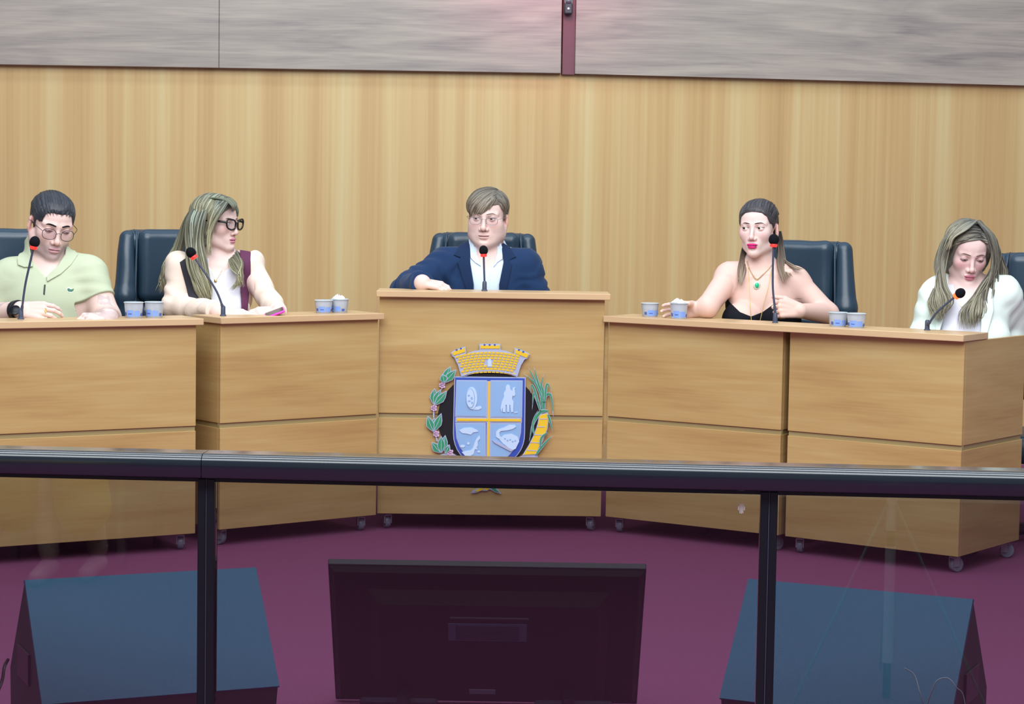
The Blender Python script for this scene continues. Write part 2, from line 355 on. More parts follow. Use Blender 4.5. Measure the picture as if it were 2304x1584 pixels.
for i in range(len(edges) - 1):
    a = edges[i] + (0.0185 if i else 0); b = edges[i + 1] - (0.0185 if i < len(edges) - 2 else 0)
    g = MB().box((a, -0.004, 0.03), (b, 0.004, rz_top - 0.06)).build('glass_pane', M_GLASS, rail)
# little white sticker on the right middle pane
sx = rail_x(1668, 1143); d_ = aty(1668, 1143, RY - sx * abs(sr_))
mb = MB()
for dx_, h_ in ((-0.0062, 0.004), (-0.003, 0.010), (0.0, 0.011), (0.003, 0.010), (0.0062, 0.004)): mb.box((sx + dx_ - 0.0009, -0.0052, d_[2] - h_), (sx + dx_ + 0.0009, -0.0042, d_[2] + h_))
mb.build('sticker', mat('sticker_white', (215, 220, 230), 0.5), rail)
# ================================================================== STAGE MONITORS (floor wedges)
def wedge(label, A, B, zt=0.42):
    a = atz(*A, zt); b = atz(*B, zt); w = float(np.linalg.norm(b - a)); ang = math.atan2(b[1] - a[1], b[0] - a[0])
    r = empty('stage_monitor', (a[0], a[1], 0), ang); tag(r, label, 'speaker', 'stage monitors on the carpet')
    prof = [(-0.165, 0.0), (-0.205, 0.155), (-0.008, zt - 0.002), (0.012, zt - 0.004), (0.20, 0.165), (0.19, 0.0)]
    V, Fc = sweep_x(prof, 0.003, w - 0.003); mesh_obj('cabinet', V, Fc, M_SPKD, r)
    t = 0.008; nx, nz = -(zt - 0.155), 0.2; L = math.hypot(nx, nz); nx, nz = nx / L * t, nz / L * t
    pr = [(-0.205, 0.155), (-0.205 + nx, 0.155 + nz), (nx + 0.002, zt + nz - 0.002), (0.010, zt - 0.001)]
    V, Fc = sweep_x(pr, 0.0, w); mesh_obj('sloped_board', V, Fc, M_SPK_SHEEN, r)
    for x, s in ((0.0, -1), (w, 1)):
        h = MB().box((x - 0.003 if s < 0 else x - 0.005, -0.06, 0.17), (x + 0.005 if s < 0 else x + 0.003, 0.08, 0.25), 0.002).build('side_handle', M_BLACK, r)
    return r, w
wedge('floor monitor with painted teal sheen left of the flat screen, behind the left railing post', (55, 1307), (575, 1278))
wedge('floor monitor with painted teal sheen right of the flat screen, behind the right railing post', (1685, 1304), (2190, 1350))
# black cable beside the left monitor and a cable reflection built as a pale tube before the right one
def cable(name, label, pts, r, m, n=60):
    o = autosmooth(MB().tube(crom(pts, n), r, 6).build(name, m)); tag(o, label, 'cable'); return o
_c = [aty(18, 1484, 5.25), aty(10, 1500, 5.22), aty(5, 1530, 5.2), aty(-10, 1580, 5.17), aty(-30, 1600, 5.15)]
_c[-1][2] = 0.008; _c.append(_c[-1] + np.array([-0.3, 0.05, 0]))
cable('cable', 'thin black cable dropping to the carpet beside the left floor monitor', _c, 0.004, M_BLACK)
g0 = [aty(2035, 1503, 5.0), aty(2058, 1520, 5.0), aty(2070, 1560, 4.98), aty(2082, 1590, 4.98), aty(2095, 1560, 4.97), aty(2108, 1532, 4.97), aty(2132, 1526, 4.97), aty(2150, 1545, 4.96), aty(2172, 1590, 4.96), aty(2180, 1620, 4.95)]
g0[-1][2] = 0.003; g0.append(g0[-1] + np.array([0.3, 0.05, 0]))
cable('cable', 'cable reflection modelled as a thin pale tube curling up in front of the right floor monitor', g0, 0.0014, mat('cable_reflection', (150, 165, 180), 0.5))
# ================================================================== FLAT SCREEN lying back on the floor (its rear towards the railing)
tA = aty(733, 1267, 5.60); tB = aty(1449, 1279, 5.60); bA = aty(752, 1578, 5.90); bB = aty(1436, 1590, 5.90)
ctr = (tA + tB) / 2; cb = (bA + bB) / 2; wt = float(np.linalg.norm(tB - tA)); zt_ = ctr[2]; run = cb[1] - ctr[1]; Ht = math.hypot(zt_ - 0.01, run)
tv = empty('flat_screen', (cb[0], cb[1], 0.012), math.atan2(tB[1] - tA[1], tB[0] - tA[0])); tag(tv, 'black flat screen tilted back on the carpet, its rear towards the railing', 'television')
til = empty('housing', (0, 0, 0), 0, tv); til.rotation_euler = (math.atan2(run, zt_), 0, 0)      # z runs up the back, -y points to the camera
hw = wt / 2
o = MB(); n = 0
fr_ = [(-hw, 0.0), (hw, 0.0), (hw, Ht), (-hw, Ht)]
MB().box((-hw, -0.012, 0.0), (hw, 0.010, Ht), 0.002).build('bezel', M_BLACK, til)
MB().box((-hw + 0.012, 0.0100, 0.02), (hw - 0.012, 0.0115, Ht - 0.012)).build('screen', mat('screen_glass', (12, 13, 17), 0.15), til)
def plate(x0, x1, z0, z1, y0, y1, inset):
    V = [(x0, y0, z0), (x1, y0, z0), (x1, y0, z1), (x0, y0, z1), (x0 + inset, y1, z0 + inset), (x1 - inset, y1, z0 + inset), (x1 - inset, y1, z1 - inset), (x0 + inset, y1, z1 - inset)]
    return V, [(4, 5, 6, 7), (0, 1, 5, 4), (1, 2, 6, 5), (2, 3, 7, 6), (3, 0, 4, 7), (0, 3, 2, 1)]
V, Fc = plate(-hw + 0.004, hw - 0.004, 0.012, Ht - 0.004, -0.012, -0.024, 0.012); mesh_obj('back_cover', V, Fc, M_TV, til)
V, Fc = plate(-hw + 0.10, hw - 0.09, 0.02, Ht - 0.075, -0.024, -0.050, 0.03); mesh_obj('rear_bulge', V, Fc, M_TV, til)
mb = MB(); vx0, vx1, vz0, vz1 = -0.10, 0.105, Ht - 0.235, Ht - 0.17
MB().box((vx0, -0.0515, vz0), (vx1, -0.0495, vz1), 0.0008).build('vent_plate', M_TVD, til)
for k in range(11): mb.box((vx0 + 0.02, -0.0530, vz0 + 0.006 + k * 0.005), (vx1 - 0.02, -0.0514, vz0 + 0.0085 + k * 0.005))
mb.build('vent_slats', mat('vent_slat', (40, 46, 70), 0.5), til)
MB().box((vx0 + 0.005, -0.054, vz1 + 0.018), (vx1 + 0.005, -0.0495, vz1 + 0.024), 0.001).build('hook_bar', mat('hook_bar', (46, 42, 50), 0.5), til)
MB().box((-0.045, -0.0512, 0.075), (0.025, -0.0498, 0.092)).build('rating_label', mat('rating_label', (104, 106, 126), 0.5), til)
for xa, xb in ((-hw + 0.07, -0.13), (0.13, hw - 0.07)):
    autosmooth(MB().box((xa, -0.062, 0.012), (xb, -0.045, 0.055), 0.006).build('speaker_box', mat('tv_bulge', (38, 42, 58), 0.4), til))
for xa in (-0.22, 0.22):
    MB().prism([(xa - 0.02, 0.0), (xa + 0.02, 0.0), (xa + 0.012, 0.06), (xa - 0.012, 0.06)], -0.20, -0.02).build('foot', M_BLACK, tv).location = (0, 0, -0.011)
# ================================================================== MICROPHONES
def mic(label, dk, base_px, off, head_px, mid, r=0.0042, bright=False, dy=0.0, hr=0.0195, group='gooseneck microphones on the desks'):
    b = on_desk(dk, base_px, off); m = empty('gooseneck_microphone', tuple(b)); tag(m, label, 'microphone', group)
    hy = b[1] - dy; h = aty(head_px[0], head_px[1], hy) - b
    mids = [aty(q[0], q[1], b[1] - dy * k) - b for k, q in zip(np.linspace(0.25, 0.75, len(mid)), mid)]
    pts = [np.array([0, 0, 0.02])] + mids + [h]
    path = crom(pts, 30)
    ax = path[-1] - path[-4]; ax /= np.linalg.norm(ax)
    autosmooth(MB().lathe([(0.0125, 0), (0.0125, 0.003), (0.0095, 0.006), (0.0088, 0.034), (0.006, 0.040)], (0, 0, 0), 20).build('base', M_MIC, m))
    path = [p for p in path if np.linalg.norm(p - h) > hr * 0.9]
    autosmooth(MB().tube(path, [0.0058 if i < 8 else r for i in range(len(path))], 8).build('gooseneck', M_MIC, m))
    M = Vector(tuple(ax)).to_track_quat('Z', 'Y').to_matrix().to_4x4()
    rg = autosmooth(MB().lathe([(0.009, -0.004), (hr * 0.66, -0.003), (hr * 0.72, 0.004), (hr * 0.60, 0.010)], (0, 0, -hr * 1.15), 20).build('light_ring', M_REDB if bright else M_RED, m)); rg.matrix_local = Matrix.Translation(tuple(h)) @ M
    pf = [(0.0, -hr)] + [(hr * math.sin(a), -hr * math.cos(a) * (1.0 if a < 1.57 else 1.18)) for a in np.linspace(0.35, math.pi - 0.2, 10)] + [(0.0, hr * 1.18)]
    hd = autosmooth(MB().lathe(pf, (0, 0, 0), 20).build('foam_windscreen', M_FOAM, m), 80); hd.matrix_local = Matrix.Translation(tuple(h)) @ M
    return m
mic('gooseneck microphone in front of the man in the green polo', 1, 47, 0.12, (78, 545), [(50, 690), (57, 640), (68, 590)], dy=0.02, hr=0.0195)
mic('gooseneck microphone arching left before the woman in cream sleeves', 2, 502, 0.07, (430, 569), [(499, 685), (487, 655), (464, 618)], dy=0.02, hr=0.0195)
mic('gooseneck microphone standing straight before the man in the blue suit', 'c', 1090, 0.10, (1088, 564), [(1090, 630), (1089, 600)], hr=0.0185)
mic('tall gooseneck microphone beside the fist of the woman in the black top', 3, 1744, 0.10, (1741, 540), [(1743, 690), (1739, 650), (1739, 600)], r=0.0042, hr=0.0205)
mic('gooseneck microphone leaning right with bright red light before the woman in the white blazer', 3, 2086, 0.14, (2160, 660), [(2092, 725), (2108, 703), (2136, 678)], dy=0.10, bright=True, hr=0.0185)
# ================================================================== WATER CUPS
def cup_mat():
    m = mat('cup_plastic', (205, 212, 226), 0.2); b = m.node_tree.nodes['Principled BSDF']; b.inputs['Transmission Weight'].default_value = 0.35; return m
M_CUP = cup_mat(); M_LID = mat('cup_foil', (214, 230, 240), 0.3, 0.4); M_CPR = mat('cup_print_blue', (125, 160, 235), 0.5); M_CPD = mat('cup_print_dark', (70, 95, 175), 0.5)
def cup(label, loc, h=0.060, rt=0.036, print_ang=-90, opened=False, paper=False):
    c = empty('water_cup', tuple(loc)); tag(c, label, 'cup', 'sealed plastic water cups on the desks')
    rb = rt * 0.86
    autosmooth(MB().lathe([(rb - 0.002, 0.0), (rb, 0.002), (rb + (rt - rb) * 0.75, h * 0.74), (rt - 0.0015, h * 0.76), (rt - 0.0005, h - 0.004)], (0, 0, 0), 28).build('cup_body', M_CUP, c))
    autosmooth(MB().lathe([(rt - 0.001, h - 0.004), (rt + 0.002, h - 0.003), (rt + 0.002, h - 0.001), (rt - 0.002, h + 0.0005)], (0, 0, 0), 28).build('foil_lid', M_LID, c))
    def band(a0, a1, z0, z1, m, name):
        V = []; n = 8
        for i in range(n + 1):
            a = math.radians(a0 + (a1 - a0) * i / n)
            for z in (z0, z1):
                r = rb + (rt - rb) * (z / h) + 0.0006; V.append((r * math.cos(a), r * math.sin(a), z))
        return mesh_obj(name, V, [(2 * i, 2 * i + 2, 2 * i + 3, 2 * i + 1) for i in range(n)], m, c, True)
    band(print_ang - 48, print_ang - 4, h * 0.08, h * 0.50, M_CPR, 'print'); band(print_ang + 2, print_ang + 40, h * 0.10, h * 0.46, M_CPR, 'print')
    band(print_ang - 40, print_ang - 12, h * 0.22, h * 0.30, M_CPD, 'print'); band(print_ang - 75, print_ang - 55, h * 0.16, h * 0.36, M_CPD, 'print'); band(print_ang + 50, print_ang + 72, h * 0.12, h * 0.30, M_CPD, 'print')
    if paper:
        V, Fc = blob_paper(); o = mesh_obj('torn_foil', V, Fc, mat('torn_foil', (245, 248, 252), 0.5), c, True); o.location = (-0.004, -0.004, h + 0.001)
    return c
def blob_paper():
    r2 = random.Random(3); V = []; n = 10
    for i, (rr, z) in enumerate(((0.030, 0.0), (0.022, 0.006), (0.012, 0.011), (0.002, 0.013))):
        for k in range(n):
            a = 2 * math.pi * k / n; V.append((rr * math.cos(a) * (0.8 + 0.4 * r2.random()), rr * math.sin(a) * (0.8 + 0.4 * r2.random()), z * (0.5 + r2.random())))
    return V, [(i * n + k, i * n + (k + 1) % n, (i + 1) * n + (k + 1) % n, (i + 1) * n + k) for i in range(3) for k in range(n)]
cup('water cup on the left end desk, nearer the man in the green polo', on_desk(1, 301, 0.10), print_ang=-80)
cup('water cup on the left end desk, nearer the woman in cream sleeves', on_desk(1, 347, 0.10), print_ang=-95)
cup('water cup at the left of the joined pair on the angled desk', on_desk(2, 728, 0.10), h=0.052, print_ang=-70)
cup('water cup with crumpled foil, right one of the pair beside the crest desk', on_desk(2, 764, 0.10), h=0.055, print_ang=-120, paper=True)
cup('water cup alone at the left end of the long worktop', on_desk(3, 1462, 0.09), h=0.056, print_ang=-60)
HELD = on_desk(3, 1527, 0.06)
cup('water cup held by the woman in the black top', HELD, h=0.064, print_ang=-85, paper=True)
cup('water cup right of the elbow of the woman in the black top, left of two', on_desk(3, 1885, 0.09), h=0.056, print_ang=-75)
cup('water cup in the right pair, on the side of the woman in the white blazer', on_desk(3, 1926, 0.08), h=0.056, print_ang=-95)
# ================================================================== CREST on the tall desk (flat painted relief, pieces stacked)
EY = DCL[1] + 0.004
crest = empty('city_crest', (-0.08, EY - 0.004, 0.62)); tag(crest, 'painted coat of arms with crown, quartered shield and leaf wreath on the tall desk', 'crest')
M_SIL = mat('crest_silver', (176, 184, 212), 0.4, 0.2); M_YEL = mat('crest_yellow', (226, 186, 36), 0.45); M_GRN = mat('crest_green', (44, 140, 96), 0.45)
M_BLU = mat('crest_blue', (46, 76, 170), 0.45); M_LBL = mat('crest_pale_blue', (136, 172, 214), 0.4); M_BLK = mat('crest_black', (14, 16, 22), 0.4); M_WHT = mat('crest_white', (186, 208, 234), 0.4); M_PNK = mat('crest_pink', (205, 170, 205), 0.5)
def z2(p):
    q = aty(930 + p[0] / 4.169, 750 + p[1] / 4.169, EY - 0.01); return (q[0] + 0.08, q[2] - 0.62)
def plate2(name, polys, d0, d1, m):
    """polys in crest drawing units; between d0 and d1 metres proud of the desk front"""
    mb = MB()
    for p in polys: mb.prism([z2(q) for q in p], -d1, -d0)
    return mb.build(name, m, crest)
def scaled(p, f):
    c = np.mean(np.array(p, float), 0); return [tuple(c + (np.array(q) - c) * f) for q in p]
def inset(p, d):
    """shift each edge inwards by d (drawing units)"""
    P = np.array(p, float); n = len(P); a = sum(P[i][0] * P[(i + 1) % n][1] - P[(i + 1) % n][0] * P[i][1] for i in range(n)); sg = 1 if a > 0 else -1; out = []
    for i in range(n):
        e1 = P[i] - P[i - 1]; e2 = P[(i + 1) % n] - P[i]; e1 /= np.linalg.norm(e1) + 1e-9; e2 /= np.linalg.norm(e2) + 1e-9
        n1 = np.array([-e1[1], e1[0]]) * sg; n2 = np.array([-e2[1], e2[0]]) * sg; b = n1 + n2; L = b @ b
        out.append(tuple(P[i] + b * (2 * d / max(L, 0.9))))
    return out
ell2 = lambda cx, cy, rx, ry, n=28, a0=0, a1=360: [(cx + rx * math.cos(math.radians(a0 + (a1 - a0) * k / n)), cy + ry * math.sin(math.radians(a0 + (a1 - a0) * k / n))) for k in range(n)]
plate2('black_backplate', [ell2(706, 800, 478, 440, 48)], 0.0, 0.003, M_BLK)
# wreath base ends (grey mounds)
plate2('base_mound', [[(235, 1165), (250, 1138), (300, 1126), (380, 1132), (440, 1165)]], 0.003, 0.008, M_SIL); plate2('base_mound', [[(975, 1165), (1040, 1142), (1110, 1134), (1165, 1140), (1168, 1165)]], 0.003, 0.008, M_SIL)
# shield
def shield(x0, x1, y0, y1, r): 
    c = (x0 + x1) / 2; hwd = (x1 - x0) / 2; pts = [(x0, y0), (x1, y0), (x1, y1)]
    for k in range(1, 20):
        a = math.pi * k / 20; pts.append((c + hwd * math.cos(a), y1 + r * (math.sin(a) ** 0.9)))
    return pts + [(x0, y1)]
SH = shield(372, 1048, 408, 930, 330)
SH[0] = (384, 404); SH[1] = (1054, 412)
plate2('shield', [SH], 0.003, 0.010, M_SIL); plate2('shield_field', [inset(SH, 9)], 0.010, 0.0125, M_BLU)
for q in ([(404, 436), (692, 438), (688, 784), (392, 780)], [(724, 438), (1026, 440), (1020, 790), (722, 786)]):
    plate2('quarter_frame', [q], 0.0125, 0.0145, M_SIL); plate2('quarter', [inset(q, 9)], 0.0145, 0.0155, M_LBL)
ql = [(394, 836), (680, 836), (680, 1235)] + [(640, 1226), (560, 1190), (490, 1136), (436, 1066), (404, 980)]
qr = [(722, 838), (1014, 838), (1010, 930), (988, 1020), (946, 1090), (880, 1160), (800, 1214), (722, 1238)]
for q in (ql, qr): plate2('quarter_frame', [q], 0.0125, 0.0145, M_SIL); plate2('quarter', [inset(q, 9)], 0.0145, 0.0155, M_LBL)
for i, q in enumerate(([(396, 784), (1018, 792), (1018, 836), (394, 832)], [(692, 446), (726, 446), (722, 1232), (682, 1232)])): plate2('cross_frame', [q], 0.0126, 0.0150 + 0.0006 * i, M_SIL)
plate2('cross_bar', [[(410, 796), (1006, 802), (1006, 824), (410, 819)]], 0.015, 0.0174, M_YEL); plate2('cross_bar', [[(703, 450), (720, 450), (714, 1228), (694, 1228)]], 0.0156, 0.0168, M_YEL)
# charges of the four quarters
plate2('drum', [ell2(548, 606, 52, 104)], 0.0155, 0.019, M_WHT); plate2('drum', [[(575, 690), (630, 680), (642, 700), (610, 716), (556, 714)]], 0.0155, 0.0175, M_WHT)
plate2('drum_face', [ell2(537, 606, 40, 92)], 0.019, 0.0205, M_LBL); plate2('drum_face', [ell2(535, 606, 36, 86)], 0.0205, 0.0210, M_WHT)
for c in ((522, 580, 12, 9), (548, 606, 10, 14), (526, 632, 14, 7), (552, 648, 9, 12)): plate2('drum_mark', [ell2(*c, 10)], 0.0210, 0.0216, M_LBL)
plate2('rider', [[(866, 500), (884, 476), (906, 490), (910, 524), (930, 540), (930, 520), (950, 514), (956, 576), (940, 590), (934, 580), (924, 610), (940, 640), (936, 735), (918, 738), (908, 668), (902, 668), (898, 736), (880, 734), (876, 668), (866, 668), (864, 738), (840, 734), (836, 690), (828, 738), (818, 700), (830, 640), (850, 594), (848, 560), (866, 530)]], 0.0155, 0.0185, M_WHT)
plate2('rider', [[(930, 508), (960, 502), (956, 514), (932, 518)], [(944, 738), (976, 734), (980, 742), (950, 746)]], 0.0155, 0.0175, M_WHT)
plate2('river', [[(430, 908), (470, 888), (540, 880), (600, 906), (610, 920), (560, 928), (540, 948), (500, 938), (460, 934)]], 0.0155, 0.018, M_WHT)
plate2('river', [[(620, 952), (628, 984), (604, 1010), (606, 1050), (576, 1090), (566, 1130), (530, 1150), (490, 1150), (454, 1110), (500, 1100), (540, 1094), (560, 1070), (574, 1028), (590, 990)]], 0.0155, 0.018, M_WHT)
for c in ((462, 1056, 22, 12), (516, 1030, 12, 12), (614, 1108, 14, 9), (590, 1078, 10, 10)): plate2('river', [ell2(*c, 12)], 0.0155, 0.0175, M_WHT)
plate2('train', [[(776, 922), (800, 896), (850, 882), (900, 856), (956, 858), (964, 876), (930, 896), (880, 908), (820, 914), (806, 930), (812, 960), (830, 986), (800, 986), (776, 968)]], 0.0155, 0.0184, M_WHT)
plate2('train', [[(806, 990), (850, 950), (920, 940), (976, 966), (994, 1010), (960, 1080), (930, 1092), (880, 1060), (840, 1030)]], 0.0155, 0.018, M_WHT)
plate2('train_track', [[(742, 1000), (760, 1004), (940, 1090), (916, 1106), (860, 1078), (760, 1024)]], 0.0156, 0.020, M_SIL)
for k in range(5): plate2('train_mark', [ell2(860 + 24 * k, 984 + (k % 2) * 12 + 5 * k, 9, 7, 10)], 0.018, 0.019, M_LBL)
# mural crown
CROWN = [(352, 182), (368, 168), (404, 150), (440, 136), (488, 124), (497, 180), (486, 196), (560, 166), (622, 156), (618, 98), (817, 98), (818, 154), (880, 166), (944, 194), (950, 136), (1000, 150), (1050, 170), (1094, 194), (1066, 238), (1044, 244), (1010, 300), (974, 412), (900, 384), (800, 366), (706, 362), (600, 370), (520, 390), (470, 408), (448, 400), (420, 300), (384, 226), (366, 212)]
plate2('crown', [CROWN], 0.003, 0.011, M_SIL)
bricks = []
def arc_y(x, base): return base + 0.00042 * (x - 712) ** 2
for row in range(8):
    base = 172 + row * 25 if row < 7 else 350
    half = 318 - row * 11 if row < 7 else 262
    if row >= 6: half = 262
    step = 38; x = 712 - half + (row % 2) * 19
    while x < 712 + half - 30:
        if not (row in (3, 4, 5) and 676 < x + 17 < 744):
            y = lambda xx: arc_y(xx, base)
            bricks.append([(x, y(x)), (x + 33, y(x + 33)), (x + 32, y(x + 32) + 18), (x + 1, y(x + 1) + 18)])
        x += step
bo = plate2('crown_bricks', bricks, 0.011, 0.0135, M_YEL); bo['kind'] = 'stuff'
plate2('crown_arch', [[(460, 392), (520, 366), (600, 348), (706, 341), (810, 346), (900, 364), (968, 388), (966, 400), (900, 376), (800, 358), (706, 352), (600, 360), (520, 378), (464, 402)]], 0.011, 0.0145, M_SIL)
plate2('crown_battlement', [[(362, 184), (400, 164), (482, 136), (488, 172), (440, 188), (380, 206)]], 0.011, 0.0135, M_YEL); plate2('crown_battlement', [[(630, 112), (808, 112), (808, 142), (630, 142)]], 0.011, 0.0135, M_YEL); plate2('crown_battlement', [[(958, 150), (1084, 196), (1062, 228), (956, 186)]], 0.011, 0.0135, M_YEL)
for sq in ([(660, 100), (676, 100), (676, 116), (660, 116)], [(708, 100), (724, 100), (724, 116), (708, 116)], [(756, 100), (772, 100), (772, 116), (756, 116)], [(398, 150), (412, 145), (416, 160), (402, 165)], [(438, 136), (452, 132), (456, 148), (442, 152)], [(986, 146), (1000, 150), (994, 166), (980, 160)], [(1026, 162), (1042, 168), (1034, 184), (1020, 178)]): plate2('crenel', [sq], 0.0112, 0.0138, M_BLU)
plate2('crown_door', [[(697, 312), (697, 258), (704, 240), (714, 234), (726, 240), (733, 258), (735, 312)]], 0.011, 0.0145, M_WHT)
# coffee branch
_lz = [0]
def leaf(p, d0=None):
    """p outline tip..base closed; every leaf a little higher than the last"""
    _lz[0] += 1; d0 = 0.005 + (_lz[0] % 4) * 0.0023
    plate2('leaf', [p], d0, d0 + 0.004, M_SIL); plate2('leaf_blade', [inset(p, 7)], d0 + 0.004, d0 + 0.0052, M_GRN); return d0
def leaf2(base, tip, wdt, bend=0.0):
    b = np.array(base, float); t = np.array(tip, float); a = t - b; L = np.linalg.norm(a); u = a / L; n = np.array([-u[1], u[0]]); pr = [(0, 0.12), (0.18, 0.55), (0.42, 0.98), (0.65, 0.80), (0.86, 0.36), (1.0, 0.0)]
    mid = lambda s: b + u * L * s + n * bend * math.sin(math.pi * s)
    R_ = [tuple(mid(s) + n * wdt * k) for s, k in pr]; L_ = [tuple(mid(s) - n * wdt * k) for s, k in pr[:-1]][::-1]
    d0 = leaf(R_ + L_); plate2('leaf_vein', [[tuple(mid(s) + n * 2.5) for s in (0.05, 0.5, 0.85)] + [tuple(mid(s) - n * 2.5) for s in (0.85, 0.5, 0.05)]], d0 + 0.0052, d0 + 0.0059, M_SIL)
for bs, tips in (((290, 462), ((350, 308), (404, 338), (268, 380))), ((196, 672), ((200, 512), (256, 524), (316, 536))), ((190, 920), ((136, 770), (196, 790), (264, 746))), ((262, 1118), ((172, 1016), (262, 960), (300, 952)))):
    for i, tp in enumerate(tips): leaf2(bs, tp, 40, 6 * (i - 1))
leaf2((300, 1128), (340, 1040), 30)
for c in ((274, 486), (196, 700), (218, 942), (350, 1118)):
    for k in range(7):
        a = k * 51.4; r = 22 if k else 0; plate2('berry', [ell2(c[0] + r * math.cos(math.radians(a)), c[1] + r * 0.8 * math.sin(math.radians(a)), 12, 12, 10)], 0.005, 0.012, M_PNK)
plate2('stem', [[(270, 510), (280, 512), (240, 560), (230, 556)], [(184, 716), (200, 718), (196, 790), (184, 790)], [(204, 966), (220, 966), (232, 1010), (218, 1014)]], 0.004, 0.008, M_SIL)
# sugar cane
CANE = [(1180, 760), (1262, 742), (1274, 790), (1258, 900), (1216, 1010), (1150, 1138), (1020, 1146), (1080, 1050), (1130, 950), (1164, 850)]
plate2('cane', [CANE], 0.005, 0.010, M_SIL); plate2('cane_flesh', [inset(CANE, 8)], 0.010, 0.012, M_YEL)
for k in range(5): 
    s = k / 4; plate2('cane_joint', [[(1186 - 120 * s, 800 + 290 * s), (1258 - 100 * s, 796 + 300 * s), (1257 - 100 * s, 804 + 300 * s), (1185 - 120 * s, 808 + 290 * s)]], 0.012, 0.013, M_SIL)
def blade(pts, wdt, m=M_GRN):
    """grass-like leaf along pts"""
    P = crom([np.array([*p, 0.0]) for p in pts], 12); L_, R_ = [], []
    for i, p in enumerate(P):
        t = P[min(i + 1, 11)] - P[max(i - 1, 0)]; t /= np.linalg.norm(t); n = np.array([-t[1], t[0], 0]); w_ = wdt * (0.5 + 0.5 * math.sin(min(1, i / 5) * math.pi / 2)) * (1 - (i / 11) ** 2.2)
        L_.append((p + n * w_)[:2]); R_.append((p - n * w_)[:2])
    _lz[0] += 1; z = 0.005 + (_lz[0] % 7) * 0.0016
    def ribbon2(f, a, b, d0, d1):
        o_ = [tuple(P[i][:2] + (L_[i] - P[i][:2]) * f) for i in range(a, b)] + [tuple(P[i][:2] + (R_[i] - P[i][:2]) * f) for i in range(b - 1, a - 1, -1)]
        mb = MB(); n = b - a
        V = [(z2(q)[0], -d1, z2(q)[1]) for q in o_] + [(z2(q)[0], -d0, z2(q)[1]) for q in o_]; N = len(o_); Fc = []
        for i in range(n - 1): Fc += [(i, i + 1, N - 2 - i, N - 1 - i), (N + i, N + N - 1 - i, N + N - 2 - i, N + i + 1)]
        Fc += [(i, (i + 1) % N, N + (i + 1) % N, N + i) for i in range(N)]
        return mb.add(V, Fc)
    ribbon2(1.0, 0, 12, z, z + 0.0035).build('cane_leaf', M_SIL, crest); ribbon2(0.62, 0, 11, z + 0.0035, z + 0.0045).build('cane_leaf_blade', m, crest)
for pts, w_ in ([((1206, 720), (1200, 600), (1150, 480), (1036, 376)), 17], [((1206, 700), (1196, 560), (1160, 430), (1130, 308)), 17], [((1206, 600), (1170, 520), (1120, 400), (1078, 316)), 13], [((1214, 640), (1216, 540), (1200, 480), (1226, 378)), 15],
                [((1236, 640), (1240, 540), (1256, 470), (1298, 540)), 15], [((1190, 720), (1160, 620), (1130, 560), (1114, 720)), 17], [((1170, 640), (1140, 540), (1110, 480), (1098, 560)), 14], [((1226, 720), (1230, 600), (1290, 580), (1314, 790)), 20],
                [((1262, 728), (1190, 740), (1120, 860), (1086, 1020)), 20], [((1130, 940), (1120, 860), (1140, 780), (1170, 720)), 13], [((1262, 760), (1276, 800), (1290, 850), (1306, 920)), 15], [((1150, 1138), (1190, 1080), (1250, 1010), (1306, 960)), 15], [((1190, 1060), (1200, 980), (1240, 940), (1260, 930)), 14]): blade(pts, w_)
# ribbon tips under the shield
plate2('ribbon', [[(538, 1500), (560, 1472), (620, 1440), (700, 1420), (770, 1440), (828, 1506), (770, 1492), (720, 1462), (690, 1480), (640, 1476), (600, 1494)]], 0.003, 0.007, M_SIL)
plate2('ribbon_leaf', [[(576, 1482), (610, 1456), (660, 1446), (650, 1470), (604, 1484)], [(664, 1444), (712, 1440), (716, 1456), (690, 1470), (664, 1466)]], 0.007, 0.009, M_YEL); plate2('ribbon_leaf', [[(724, 1440), (760, 1446), (806, 1492), (770, 1482), (740, 1462)]], 0.007, 0.009, M_GRN)
# ================================================================== SIGNED-DISTANCE MODELLING (figures, clothes, chairs)
f32 = np.float32
def Rz(a): c, s = math.cos(a), math.sin(a); return np.array([[c, -s, 0], [s, c, 0], [0, 0, 1.0]])
def Rx(a): c, s = math.cos(a), math.sin(a); return np.array([[1.0, 0, 0], [0, c, -s], [0, s, c]])
def Ry(a): c, s = math.cos(a), math.sin(a); return np.array([[c, 0, s], [0, 1.0, 0], [-s, 0, c]])
class Fr:
    """frame: world = t + M @ (s * local)"""
    def __init__(s, t, M=None, k=1.0): s.t = np.array(t, float); s.M = np.eye(3) if M is None else M; s.k = k
    def __call__(s, p): return s.t + s.M @ (np.array(p, float) * s.k)
    def inv(s, P): return ((P - s.t) @ s.M) / s.k
ID = Fr((0, 0, 0))
def cone(a, b, ra, rb, fr=ID):
    a = fr(a); b = fr(b); ra *= fr.k; rb *= fr.k; ba = b - a; L = float(ba @ ba) + 1e-12; r = max(ra, rb)
    def fn(X, Y, Z):
        t = np.clip(((X - a[0]) * ba[0] + (Y - a[1]) * ba[1] + (Z - a[2]) * ba[2]) / L, 0, 1)
        return np.sqrt((X - a[0] - t * ba[0]) ** 2 + (Y - a[1] - t * ba[1]) ** 2 + (Z - a[2] - t * ba[2]) ** 2) - (ra + (rb - ra) * t)
    return np.minimum(a, b) - r, np.maximum(a, b) + r, fn
def sph(c, r, fr=ID): return cone(c, np.array(c, float) + 1e-6, r, r, fr)
def _loc(fr, c, rot):
    c = fr(c); M = fr.M if rot is None else fr.M @ rot
    def f(X, Y, Z):
        x, y, z = X - c[0], Y - c[1], Z - c[2]
        return [M[0, i] * x + M[1, i] * y + M[2, i] * z for i in range(3)]
    return c, M, f
